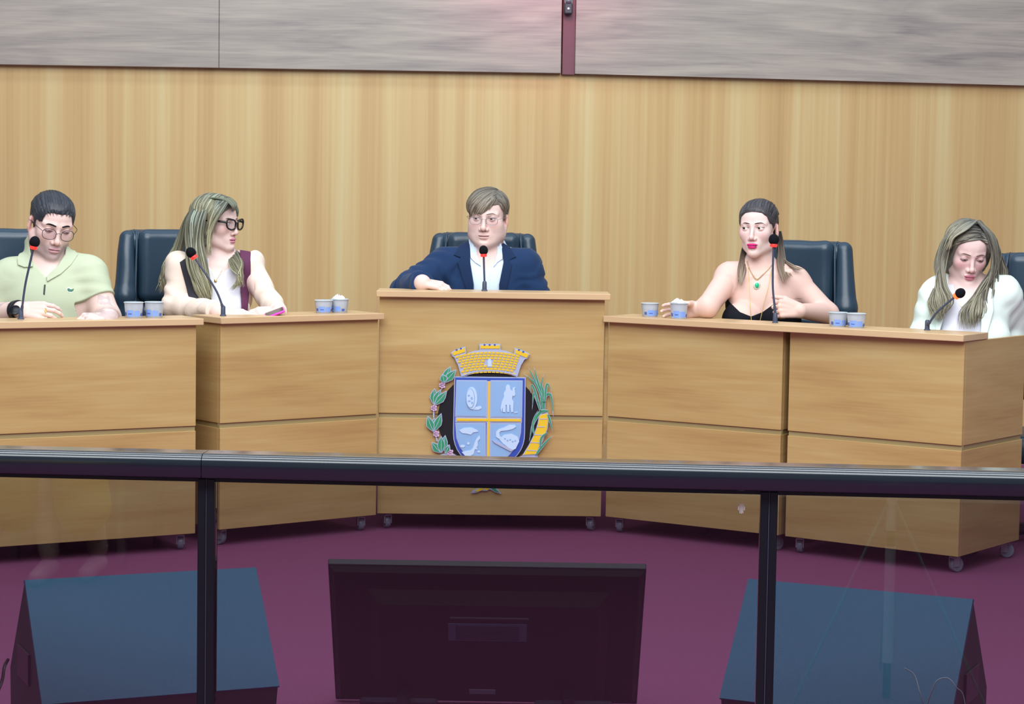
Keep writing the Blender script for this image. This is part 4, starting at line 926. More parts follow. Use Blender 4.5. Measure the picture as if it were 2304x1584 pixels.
def glasses(parent, base, H, m, r, rx, rz, zc=-.004, y=-.1085, arm_z=.006, arm_r=None, sh=2.6, cat=0.0):
    g = empty('glasses', (0, 0, 0), 0, parent)
    lensm = MATS.get('lens') or glasslens()
    for s in (-1, 1):
        P = ring_pts(H, (s * .034, y, zc), rx, rz, 28, sh)
        if cat: 
            P = [p + H.M @ np.array([0, 0, cat * max(0, s * (H.inv(p[None])[0][0] - s * .034) / rx)]) for p in P]
        rr = r
        autosmooth(MB().tube([p - base for p in P], rr, 8, cap=False).build('rim', m, g), 80)
        c = np.mean(P[:-1], 0); V = [c - base] + [p - base for p in P[:-1]]; mesh_obj('lens', V, [(0, i + 1, (i + 1) % (len(V) - 1) + 1) for i in range(len(V) - 1)], lensm, g, True)
        a = [H((s * (.034 + rx), y + (.034 + rx) * .18 - .006, zc + arm_z)), H((s * .0775, -.070, arm_z)), H((s * .0800, -.02, arm_z - .001)), H((s * .0795, .010, arm_z - .004)), H((s * .077, .025, -.012))]
        autosmooth(MB().tube([p - base for p in crom(a, 16)], arm_r or r, 8, flat=1.0).build('temple_arm', m, g), 80)
    autosmooth(MB().tube([p - base for p in crom([H((-.034 + rx, y - .003, zc + .004)), H((0, y - .008, zc + .008)), H((.034 - rx, y - .003, zc + .004))], 8)], r * .9, 8).build('bridge', m, g), 80)
    return g
def glasslens():
    m = bpy.data.materials.new('lens'); m.use_nodes = True; nt = m.node_tree; nt.nodes.clear(); out = nt.nodes.new('ShaderNodeOutputMaterial'); tr = nt.nodes.new('ShaderNodeBsdfTransparent'); gl = nt.nodes.new('ShaderNodeBsdfGlossy'); mx = nt.nodes.new('ShaderNodeMixShader')
    tr.inputs[0].default_value = (.93, .94, .96, 1); gl.inputs['Roughness'].default_value = .05; mx.inputs[0].default_value = .08; nt.links.new(tr.outputs[0], mx.inputs[1]); nt.links.new(gl.outputs[0], mx.inputs[2]); nt.links.new(mx.outputs[0], out.inputs[0]); MATS['lens'] = m; return m
def skin_body(label, base, hops, bops, H, cfn, regions, group=None):
    """regions: (lo, hi, voxel): one continuous body mesh"""
    parts = []
    for lo, hi, h in regions: parts.append(surf(hops + bops, lo, hi, h))
    V, Q = join(parts); o = mesh_obj('person', V - base, Q, M_SKIN, None, True, cfn(V), tuple(base)); tag(o, label, 'person'); return o

def hemcut(p, d, rad):
    d = np.array(d, float); d = d / np.linalg.norm(d)
    return lambda X, Y, Z: np.maximum(-((X - p[0]) * d[0] + (Y - p[1]) * d[1] + (Z - p[2]) * d[2]), np.sqrt((X - p[0]) ** 2 + (Y - p[1]) ** 2 + (Z - p[2]) ** 2) - rad)
lerp = lambda a, b, t: a + (b - a) * t
# ================================================================== PEOPLE
def on_surf(ops, px, py, Y0, lift=0.002, y0=-.24, y1=.12):
    ys = np.linspace(Y0 + y0, Y0 + y1, 180); P = np.array([aty(px, py, y) for y in ys]); d = ev(ops, P); i = int(np.argmax(d < 0)) if (d < 0).any() else 110
    return aty(px, py, ys[i] - lift)
def fall(A, B, n, wd, tk, c0, c1, seed, jit=.008, wave=.006, P=None, cs=None):
    """n locks between guide polylines A and B; a point is (px, py, dy)"""
    r = random.Random(seed); out = []
    A = [P(*p) for p in A]; B = [P(*p) for p in B]
    for i in range(n):
        t = (i + .5 * r.random()) / max(1, n - 1); j = np.array([r.gauss(0, 1) * jit, r.gauss(0, 1) * jit * .8, 0]); ph = seed * 1.7 + t * 4.5 + r.gauss(0, .55); pts = []
        for k, (a, b) in enumerate(zip(A, B)):
            s = k / (len(A) - 1); w = np.array([math.cos(ph + s * 9), math.sin(ph + s * 9) * .7, 0]) * wave * s * 1.3; pts.append(a + (b - a) * t + j * (.25 + s) + w)
        a0, a1 = (c0, c1) if not cs else cs[r.randrange(len(cs))]
        out.append((pts, wd * r.uniform(.7, 1.25), tk * r.uniform(.8, 1.2), a0, a1))
    return out
def hl3(xf, zf, ys, zs, yb=(-.055, -.03), ears=True):
    def fn(P):
        a = np.interp(P[:, 0], xf, zf); b = np.interp(P[:, 1], ys, zs); t = np.clip((P[:, 1] - yb[0]) / (yb[1] - yb[0]), 0, 1); v = a * (1 - t) + b * t - P[:, 2]; return np.maximum(v, EARS(P)) if ears else v
    return fn
def HM(yaw, nod, roll=0.0): return Rz(math.radians(yaw)) @ Ry(math.radians(roll)) @ Rx(math.radians(nod))
def box_of(*pts, pad=.08):
    p = np.array(pts); return p.min(0) - pad, p.max(0) + pad
def head_region(H): return H.t - np.array([.125, .135, .118]) * H.k, H.t + np.array([.125, .135, .14]) * H.k, .0019
def bust_region(H, lo, hi, h=.004): return np.array(lo), np.array([hi[0], hi[1], H.t[2] - .112 * H.k]), h
# ---- the man in the blue suit at the crest desk
def man_suit():
    Y0 = 9.40; P = lambda x, y, d=0.0: aty(x, y, Y0 + d)
    H = Fr(P(1098, 490), HM(-9, 3, 1), 1.03); g = dict(jaw=1.12, cheek=1.10, fat=1, nose=1.12, brow=1.05, lips=.75, up=.24, lo=-.17, gaze=(-.22, -1, -.02), blush_k=.35, lash=.55, shadow_k=.45, lip_k=.45, iris=(70, 66, 62))
    J = dict(shL=P(1003, 598), shR=P(1180, 602), elL=P(914, 652, -.12), wrL=P(950, 637, -.33), elR=P(1215, 700, -.02), wrR=P(1180, 745, -.20)); J['neck'] = P(1094, 572, .01)
    base = np.array([J['neck'][0], Y0, 0.0]); ho = head_ops(H, g)
    nk = [U(cone(H((0, .022, -.05)), J['neck'] + (0, 0, -.02), .066, .070), .022)]
    hand = hand_ops(J['wrL'], (1, -.18, -.10), (0.1, -.35, 1), 1, [(.40, .55)] * 4, .88, th=((.8, .5, -.35), (.9, .2, -.3)))
    bo = nk + torso_ops(J, 0, belly=.02) + hand
    cf = face_color(H, (228, 198, 190), (200, 144, 144), g)
    lo, hi = box_of(J['wrL'], J['wrL'] + (.16, 0, 0), pad=.09)
    o = skin_body('man in a blue suit jacket and open white shirt seated at the crest desk', base, ho, bo, H, cf, [head_region(H), bust_region(H, J['neck'] - (.16, .2, .30), J['neck'] + (.16, .2, .3)), (lo, hi, .0022)])
    eyes(o, base, H, g); hm = mat('brow_brown', (128, 108, 100), .8, spec=.1); brows(o, base, H, ho, hm, .0020)
    keep = hl3([-.08, -.055, -.045, -.028, -.012, .01, .035, .055, .07, .08], [.0, .012, .030, .026, .018, .034, .056, .060, .030, .0], [-.09, -.05, -.035, -.02, -.008, .022, .030, .06, .10], [.06, .04, .02, -.005, -.012, -.008, -.02, -.075, -.09])
    inf = lambda Q: .006 + .009 * np.clip((Q[:, 2] - .02) / .06, 0, 1) + .004 * np.clip(-Q[:, 0] / .05, 0, 1) * (Q[:, 2] > .03)
    V, Q, C = strandcap(ho, H, inf, keep, (94, 90, 84), (140, 130, 116), 5, (3.2, .9, 2.2), .0003, hi_k=.12); mesh_obj('hair', V - base, Q, M_HAIR, o, True, C)
    cs = [((96, 92, 84), (132, 120, 104)), ((120, 116, 106), (150, 138, 120)), ((78, 74, 70), (104, 94, 84))]
    it = scalp(H, [(.45, .75, .75), (.42, .2, .95), (.40, -.45, .85), (.42, -.80, .55)], [(-.80, .7, .25), (-1, .1, -.05), (-.98, -.35, -.12), (-.80, -.66, -.16), (-.5, -.9, -.20), (-.15, -1.0, -.08), (.2, -1.0, .12)], 150, .0036, .0018, cs, 3, ho, inf, keep)
    it += scalp(H, [(.45, .75, .75), (.42, .2, .95), (.42, -.65, .70), (.44, -.8, .52)], [(.85, .75, -.1), (1.0, .1, -.15), (.96, -.32, -.1), (.86, -.55, .06)], 60, .0036, .0018, cs, 4, ho, inf, keep)
    locks(o, base, it, 'hair')
    glasses(o, base, H, mat('steel_rim', (150, 150, 160), .3, .7), .0009, .024, .0165, -.006, -.1065, .006)
    M_SH = mat('white_shirt', (212, 226, 244), .75, spec=.2, bump=(120, .15)); M_JK = mat('navy_suit', (30, 54, 91), .8, spec=.15, sheen=.1, bump=(900, .25), var=(30, .10))
    sh = nk + torso_ops(J, .007, belly=.02, sl=False) + [U(cone(H((0, .018, -.075)), J['neck'] + (0, 0, -.03), .066, .074), .015)]
    so = sh + [('c', region([(1069, 500), (1124, 500), (1116, 590), (1100, 610), (1096, 613), (1090, 608), (1074, 585)], Y0 - .08, ymax=Y0), .002), ('c', lambda X, Y, Z: J['neck'][2] + .050 + (Y - Y0) * .25 - Z, 0), ('d', wob(.0016, 45, 3, (1, 1, .3)), 0)]
    garment('shirt', o, base, so, .0034, M_SH, lo=J['neck'] - (.2, .3, .34), hi=J['neck'] + (.2, .3, .2))
    for nm, po in (('collar', [(1054, 536), (1064, 546), (1072, 568), (1083, 600), (1068, 590), (1059, 581)]), ('collar', [(1126, 543), (1132, 562), (1131, 583), (1120, 590), (1110, 602), (1119, 568)])): patch(nm, o, base, sh, .007, po, Y0, .0026, M_SH, ymax=Y0 + .02)
    patch('placket', o, base, sh, .002, [(1089, 606), (1103, 606), (1102, 700), (1092, 700)], Y0, .003, M_SH)
    jo = torso_ops(J, .017, belly=.022, slr=(.058, .050, .044)); fo = [('d', folds(.009, J['shL'], J['elL'], 3.0, 5), 0), ('d', folds(.009, J['elL'], J['wrL'], 3.0, 6), 0), ('d', folds(.009, J['shR'], J['elR'], 2.5, 8), 0), ('d', wob(.004, 26, 12), 0)]
    cut = [('c', region([(1058, 480), (1128, 480), (1133, 590), (1123, 640), (1124, 760), (1066, 760), (1065, 640), (1058, 590)], Y0 - .12, ymax=Y0 + .03), .003)]
    cl = [('c', hemcut(lerp(J['elL'], J['wrL'], 1.0), J['wrL'] - J['elL'], .10), .002)]
    garment('suit_jacket', o, base, jo + fo + cut + cl + [('c', lambda X, Y, Z: J['neck'][2] + .03 - Z, .004)], .004, M_JK)
    for po in ([(1057, 536), (1034, 551), (1020, 574), (1037, 580), (1029, 590), (1046, 645), (1064, 700), (1066, 640), (1058, 590)], [(1127, 543), (1148, 556), (1162, 578), (1146, 586), (1153, 597), (1140, 650), (1124, 705), (1123, 640), (1133, 590)]):
        patch('lapel', o, base, jo, .006, po, Y0, .003, mat('navy_lapel', (24, 44, 77), .8, spec=.15, sheen=.1), ymax=Y0 + .05)
    lower(o, base, J, mat('dark_trousers', (30, 36, 52), .8)); return o
# ---- the man in the green polo
def man_polo():
    Y0 = 8.50; P = lambda x, y, d=0.0: aty(x, y, Y0 + d)
    H = Fr(P(115, 503), HM(29, 17, 6), 1.05); g = dict(jaw=1.05, nose=1.08, brow=1.1, lips=.9, up=-.07, lo=-.21, lashz=-.003, gaze=(.12, -1, -.28), stubble=.55, blush_k=.15, lash=.75, shadow_k=.5, lip_k=.7)
    J = dict(shL=P(26, 624), shR=P(202, 620), elL=P(-60, 716, -.04), wrL=P(46, 699, -.27), elR=P(240, 716, -.06), wrR=P(243, 716, -.28), lean=-.1, seat=.6); J['neck'] = P(112, 596, .0)
    base = np.array([J['neck'][0], Y0, 0.0]); ho = head_ops(H, g); nk = [U(cone(H((0, .030, -.06)), J['neck'] + (0, .0, -.03), .058, .066), .015)]
    hL = hand_ops(J['wrL'], (1, -.22, .02), (-.05, -.85, .55), 1, [(.45, .55), (.35, .6), (.45, .7), (.5, .8)], 1.0, .03, th=((.8, .35, -.5), (.9, .0, -.45)))
    hR = hand_ops(J['wrR'], (-.75, -.65, .06), (-.1, -.4, 1), -1, [(.75, .9)] * 4, .98)
    bo = nk + torso_ops(J, 0, slr=(.060, .054, .036)) + hL + hR
    base_c = face_color(H, (228, 198, 190), (208, 152, 165), g); tat = wob(1.0, 120, 9); tat2 = wob(1.0, 60, 19)
    def cf(V):
        C = base_c(V); c = np.array(lin((122, 130, 150))); m = np.clip((tat(V[:, 0], V[:, 1], V[:, 2]) + .25) * 3, 0, 1) * np.clip((tat2(V[:, 0], V[:, 1], V[:, 2]) + .3) * 4, 0, 1)
        a = ((V[:, 0] < J['wrL'][0] - .015) & (V[:, 2] < J['wrL'][2] + .06)) | ((V[:, 0] > J['elR'][0] - .03) & (V[:, 1] < J['elR'][1] - .01) & (V[:, 2] < J['elR'][2] + .09)); return C + (c - C) * (m * a * .38)[:, None]
    rg = [head_region(H), bust_region(H, J['neck'] - (.15, .2, .22), J['neck'] + (.15, .2, .3))]
    for a, b in ((J['elL'], J['wrL'] + (.22, 0, 0)), (J['elR'] + (0, 0, .16), J['wrR'] - (.12, .1, 0))): rg.append((*box_of(a, b, pad=.10), .0024))
    o = skin_body('man with dark hair and glasses in a pale green polo shirt looking down', base, ho, bo, H, cf, rg)
    eyes(o, base, H, g); hm = mat('brow_dark', (36, 32, 36), .8, spec=.1); brows(o, base, H, ho, hm, .0030)
    keep = hl3([-.08, -.058, -.048, -.03, 0, .03, .048, .058, .08], [-.0, .026, .056, .064, .063, .065, .056, .026, .0], [-.09, -.05, -.03, -.018, -.008, .020, .030, .06, .10], [.06, .045, .01, -.012, -.020, -.004, -.02, -.07, -.09])
    inf = lambda Q: .003 + .007 * np.clip((Q[:, 2] - .035) / .05, 0, 1)
    V, Q, C = strandcap(ho, H, inf, keep, (30, 32, 40), (52, 56, 66), 8, (2.5, 1.5, 1.2), .0003, hi_k=.12); mesh_obj('hair', V - base, Q, M_HAIR, o, True, C)
    cs = [((34, 36, 44), (56, 60, 70)), ((26, 28, 34), (40, 42, 50)), ((44, 48, 56), (66, 72, 82))]
    locks(o, base, scalp(H, [(-.8, .6, .3), (-.5, .7, .75), (0, .7, .8), (.5, .7, .75), (.8, .6, .3)], [(-.95, -.42, .05), (-.64, -.85, .22), (-.05, -1.0, .27), (.6, -.88, .25), (.95, -.4, .05)], 150, .0030, .0014, cs, 31, ho, inf, keep, .0006), 'hair', n=10)
    glasses(o, base, H, mat('dark_rim', (56, 54, 62), .35, .4), .0012, .0245, .0200, -.009, -.1075, .008)
    M_P = mat('polo_green', (190, 199, 172), .85, spec=.1, bump=(700, .3), var=(14, .05))
    e = lambda a, b, t: a + (b - a) * t
    to = nk + torso_ops(J, .015, sl=False, chest=1.06) + [U(cone(J['shL'], e(J['shL'], J['elL'], .62), .066, .066), .03), U(cone(J['shR'], e(J['shR'], J['elR'], .56), .066, .064), .03)]
    dR = J['elR'] - J['shR']; dR = dR / np.linalg.norm(dR); pR = e(J['shR'], J['elR'], .56); dL = J['elL'] - J['shL']; dL = dL / np.linalg.norm(dL); pL = e(J['shL'], J['elL'], .66)
    fo = [('d', folds(.005, J['shR'], J['elR'], 3, 15), 0), ('d', folds(.005, J['shL'], J['elL'], 3, 16), 0), ('d', wob(.0035, 20, 22, (1, 1, .6)), 0)]
    nc = [('c', region([(62, 500), (160, 500), (150, 565), (128, 600), (105, 625), (92, 612), (72, 585)], Y0 - .1, ymax=Y0), .002), ('c', lambda X, Y, Z: J['neck'][2] + .055 + (Y - Y0) * .3 - Z, .002)]
    garment('polo_shirt', o, base, to + fo + nc + [('c', hemcut(pR, dR, .11), .002), ('c', hemcut(pL, dL, .11), .002)], .0036, M_P)
    cb = to + [U(cone(H((0, .03, -.085)), J['neck'] + (0, 0, -.02), .070, .082), .02)]
    for po in ([(64, 528), (48, 553), (38, 580), (40, 596), (56, 602), (74, 600), (70, 575), (66, 552)], [(150, 552), (162, 556), (176, 572), (160, 596), (138, 616), (106, 634), (104, 623), (128, 600), (146, 574)]): patch('collar', o, base, cb, .007, po, Y0, .0028, M_P, ymax=Y0 + .05)
    patch('placket_slit', o, base, to, .002, [(99, 640), (103, 640), (101, 664), (97, 662)], Y0, .002, mat('polo_slit', (72, 74, 70), .9))
    patch('button', o, base, to, .004, [(142, 605), (145, 605), (145, 608), (142, 608)], Y0, .0018, mat('button', (150, 156, 150), .5))
    lg = patch('logo', o, base, to, .0035, [(151, 650), (155, 648), (159, 651), (164, 650), (167, 649), (165, 654), (161, 657), (154, 656), (152, 654)], Y0, .0018, mat('logo_green', (62, 112, 92), .7))
    patch('logo_edge', o, base, to, .0022, [(149, 650), (155, 645), (160, 649), (168, 647), (167, 656), (160, 660), (152, 658)], Y0, .0018, mat('logo_edge', (214, 228, 220), .7))
    # watch and ring
    w = J['wrL'] + (-.012, 0, .0); ax = J['wrL'] - J['elL']; ax /= np.linalg.norm(ax); M = Vector(tuple(ax)).to_track_quat('Z', 'Y').to_matrix().to_4x4(); wt = empty('wristwatch', tuple(w - base), 0, o)
    b = autosmooth(MB().lathe([(.0370, -.011), (.0395, -.010), (.0395, .010), (.0370, .011)], (0, 0, 0), 26).build('strap', M_BLACK, wt)); b.matrix_local = M
    c = autosmooth(MB().lathe([(.019, 0), (.021, .002), (.021, .008), (.017, .010)], (0, -.024, .030), 22).build('watch_case', mat('watch_case', (20, 22, 30), .25, .5), wt)); c.rotation_euler = (math.radians(50), 0, 0)
    rp = J['wrL'] + np.array([.104, -.048, .004]); rg_ = autosmooth(MB().tube([rp - base + np.array([.0, _R * math.cos(a), _R * math.sin(a)]) for _R in (.0098,) for a in np.linspace(0, 6.283, 15)], .0014, 6).build('gold_ring', mat('gold', (232, 205, 130), .3, .8), o))
    lower(o, base, J, mat('dark_jeans', (40, 46, 66), .85)); return o
# ---- the woman in cream sleeves with black glasses
def woman_cream():
    Y0 = 8.95; P = lambda x, y, d=0.0: aty(x, y, Y0 + d)
    H = Fr(P(484, 500), HM(62, 3, 0), .945); g = dict(jaw=.88, fw=.95, chin=.9, cheek=1.0, nose=1.08, brow=.8, lips=.85, up=.28, lo=-.24, gaze=(1, -.35, 0), blush_k=.3, lash=.8, shadow_k=.4)
    J = dict(shL=P(410, 604), shR=P(556, 602), elL=P(394, 690, -.06), wrL=P(488, 702, -.30), elR=P(612, 690, -.08), wrR=P(626, 701, -.28), yaw=.12, seat=.6); J['neck'] = P(497, 586, .01)
    base = np.array([J['neck'][0], Y0, 0.0]); ho = head_ops(H, g); nk = [U(cone(H((0, .022, -.06)), J['neck'] + (0, 0, -.02), .048, .056), .015)]
    hR = hand_ops(J['wrR'], (-1, -.15, .0), (.0, -.35, 1), -1, [(.35, .5)] * 4, .90, th=((.7, -.6, -.2), (.9, -.2, -.3))); hL = hand_ops(J['wrL'] + (.02, 0, -.005), (1, -.1, .0), (0, -.4, 1), 1, [(.3, .4)] * 4, .88)
    bo = nk + torso_ops(J, 0, fem=True, slr=(.046, .042, .030)) + hR + hL; cf = face_color(H, (230, 200, 193), (214, 132, 158), g)
    rg = [head_region(H), bust_region(H, J['neck'] - (.15, .2, .22), J['neck'] + (.15, .2, .3))]
    rg += [(*box_of(J['wrR'], J['wrR'] - (.17, .0, 0), pad=.05), .0022), (*box_of(J['wrL'] + (.02, 0, 0), J['wrL'] + (.17, .0, 0), pad=.05), .0024)]
    o = skin_body('woman in black glasses, cream puff sleeves and burgundy vest looking aside', base, ho, bo, H, cf, rg); eyes(o, base, H, g); brows(o, base, H, ho, mat('brow_brown2', (112, 90, 82), .8, spec=.1), .0020)
    keep = hl3([-.085, -.060, -.045, -.02, 0, .02, .045, .06, .085], [-.02, .03, .050, .066, .068, .066, .050, .03, -.02], [-.09, -.055, -.045, -.03, .0, .05, .1], [.05, .035, .01, -.03, -.10, -.12, -.12], ears=False)
    inf = lambda Q: .009 + .004 * np.clip((Q[:, 2] - .0) / .06, 0, 1)
    V, Q, C = strandcap(hc := ho + [U(ell((0, .03, -.03), (.078, .075, .11), H), .02)], H, inf, keep, (84, 88, 80), (140, 152, 138), 8, (1.6, 3.2, .5), .0003, hi_k=.2); mesh_obj('hair', V - base, Q, M_HAIR, o, True, C)
    cs = [((84, 84, 74), (150, 145, 112)), ((120, 130, 118), (178, 172, 138)), ((64, 66, 62), (120, 112, 88)), ((150, 166, 152), (166, 160, 126)), ((96, 100, 88), (140, 132, 102))]
    it = fall([(452, 446, -.02), (424, 490, -.05), (418, 545, -.07), (428, 600, -.12), (446, 650, -.14), (462, 680, -.15)], [(478, 444, -.05), (462, 492, -.095), (458, 545, -.09), (462, 600, -.12), (468, 650, -.14), (472, 700, -.15)], 150, .0025, .0018, 0, 0, 5, .005, .012, P, cs)
    it += fall([(446, 450, .02), (412, 500, .06), (396, 550, .08), (372, 600, .08), (364, 640, .07), (372, 665, .06)], [(452, 446, .0), (424, 490, .0), (412, 545, .0), (392, 590, .02), (378, 620, .06), (368, 650, .06)], 80, .0027, .002, 0, 0, 6, .006, .014, P, cs)
    it += fall([(508, 560, .04), (514, 580, -.03), (524, 604, -.11), (536, 628, -.15), (528, 655, -.16)], [(524, 556, .04), (536, 572, -.03), (545, 594, -.10), (546, 618, -.13), (536, 644, -.15)], 60, .0025, .002, 0, 0, 7, .004, .014, P, cs)
    it += fall([(470, 446, -.05), (486, 446, -.07), (508, 452, -.09), (522, 466, -.10), (524, 478, -.09)], [(474, 444, .04), (496, 442, .03), (518, 446, .0), (530, 458, -.02), (527, 470, -.04)], 34, .0036, .0022, 0, 0, 8, .003, .002, P, [((104, 110, 92), (92, 92, 78)), ((130, 138, 116), (110, 110, 92))])
    it += fall([(486, 450, -.07), (478, 470, -.10), (470, 496, -.105), (462, 530, -.10)], [(505, 452, -.09), (490, 470, -.105), (474, 500, -.11), (468, 530, -.10)], 24, .0034, .002, 0, 0, 9, .003, .003, P, cs)
    it += scalp(H, [(.1, -.75, .7), (.05, .0, 1), (.05, .7, .75)], [(-.95, -.5, -.25), (-1, .1, -.3), (-.7, .8, -.2)], 80, .0034, .0018, cs, 11, hc, inf, keep); it += scalp(H, [(.1, -.75, .7), (.05, .0, 1), (.05, .7, .75)], [(.95, -.4, -.2), (1, .1, -.3), (.7, .8, -.2)], 60, .0034, .0018, cs, 12, hc, inf, keep)
    it += fall([(514, 456, -.10), (500, 478, -.118), (484, 503, -.112), (475, 535, -.10), (473, 575, -.11)], [(500, 450, -.08), (484, 474, -.105), (474, 503, -.105), (468, 535, -.10), (467, 575, -.11)], 26, .0032, .002, 0, 0, 19, .003, .003, P, cs)
    locks(o, base, it)
    glasses(o, base, H, mat('black_rim', (20, 18, 24), .25), .0036, .0262, .0215, -.003, -.1085, .010, .0046, sh=2.8, cat=.006)
    e_ = H((-.068, .0, -.048)) - base; autosmooth(MB().tube([e_ + np.array([0, -.01, 0]), e_ + np.array([.001, -.012, -.028])], .0014, 6).build('earring', mat('gold', (232, 205, 130), .3, .8), o))
    M_B = mat('white_blouse', (224, 222, 232), .8, spec=.15, bump=(60, .2)); M_C = mat('cream_sleeves', (240, 220, 206), .75, spec=.2, bump=(60, .2)); M_V = mat('burgundy_vest', (98, 52, 82), .75, spec=.2); M_V2 = mat('dark_vest', (52, 50, 58), .75, spec=.2)
    bl = nk + torso_ops(J, .008, fem=True, sl=False); garment('blouse', o, base, bl + [('c', region([(470, 540), (530, 540), (518, 600), (500, 613), (480, 611), (470, 600)], Y0 - .1, ymax=Y0), .002), ('c', lambda X, Y, Z: J['neck'][2] + .012 - Z, .002), ('d', wob(.002, 30, 31), 0)], .0036, M_B, lo=(-9, 0, .62))
    arm = [U(cone(J['shL'] + (-.005, 0, -.02), J['elL'], .056, .052)), U(cone(J['elL'], J['wrL'], .050, .042), .02), U(ell(J['shL'] + (-.016, 0, .022), (.052, .058, .050)), .012)], [U(cone(P(566, 602), J['elR'], .046, .044)), U(cone(J['elR'], J['wrR'], .044, .038), .02), U(ell(P(574, 588), (.034, .048, .046)), .010)]
    fo = [[('d', folds(.006, J['shL'], J['elL'], 2.2, 41), 0), ('d', folds(.006, J['elL'], J['wrL'], 2.5, 42), 0)], [('d', folds(.006, J['shR'], J['elR'], 2.4, 43), 0), ('d', folds(.005, J['elR'], J['wrR'], 2, 45), 0)]]
    jo = torso_ops(J, .012, fem=True, sl=False)
    cut = [('c', region([(438, 500), (546, 500), (562, 575), (563, 620), (556, 760), (452, 760), (440, 650), (424, 590)], Y0 - .12, ymax=Y0 + .02), .003), ('c', lambda X, Y, Z: J['neck'][2] + .02 - Z, .003)]
    aj = [(m_, p_, max(k_, .022)) for m_, p_, k_ in arm[0] + arm[1]]
    garment('cream_jacket', o, base, jo + [('d', wob(.003, 28, 44), 0)] + cut + aj + fo[0] + fo[1] + [('c', hemcut(lerp(J['elL'], J['wrL'], .97), J['wrL'] - J['elL'], .08), .002), ('c', hemcut(lerp(J['elR'], J['wrR'], .97), J['wrR'] - J['elR'], .08), .002)], .0036, M_C, lo=(-9, 0, .62))
    for m, po in ((M_V2, [(404, 590), (440, 566), (472, 640), (476, 708), (430, 708), (420, 650)]), (M_V, [(540, 562), (564, 566), (564, 622), (557, 704), (544, 704), (541, 640)])): patch('vest_panel', o, base, bl, .009, po, Y0, .003, m, ymax=Y0 + .05)
    nl = [on_surf(bl, x, y, Y0, .003) - base for x, y in ((476, 606), (480, 620), (485, 630), (492, 622), (500, 608))]; autosmooth(MB().tube(crom(nl, 16), .0009, 6).build('necklace', MATS['gold'], o))
    p = on_surf(bl, 485, 632, Y0, .003) - base; MB().lathe([(.0, -.003), (.006, -.002), (.006, .002), (0, .003)], tuple(p), 12, 'y').build('pendant', MATS['gold'], o, True)
    lower(o, base, J, mat('dark_trousers', (30, 36, 52), .8))
    ph = empty('pink_phone', tuple(P(618, 704, -.34))); ph.rotation_euler = (math.radians(12), math.radians(-21), math.radians(6)); tag(ph, 'pink cased phone in the hand of the woman in cream sleeves', 'phone')
    autosmooth(MB().box((-.040, -.030, -.0045), (.040, .030, .0045), .003).build('phone_case', mat('pink_case', (238, 70, 205), .4), ph)); MB().box((-.036, -.027, .0046), (.036, .027, .0051)).build('phone_screen', mat('screen_glass', (12, 13, 17), .15), ph)
    return o
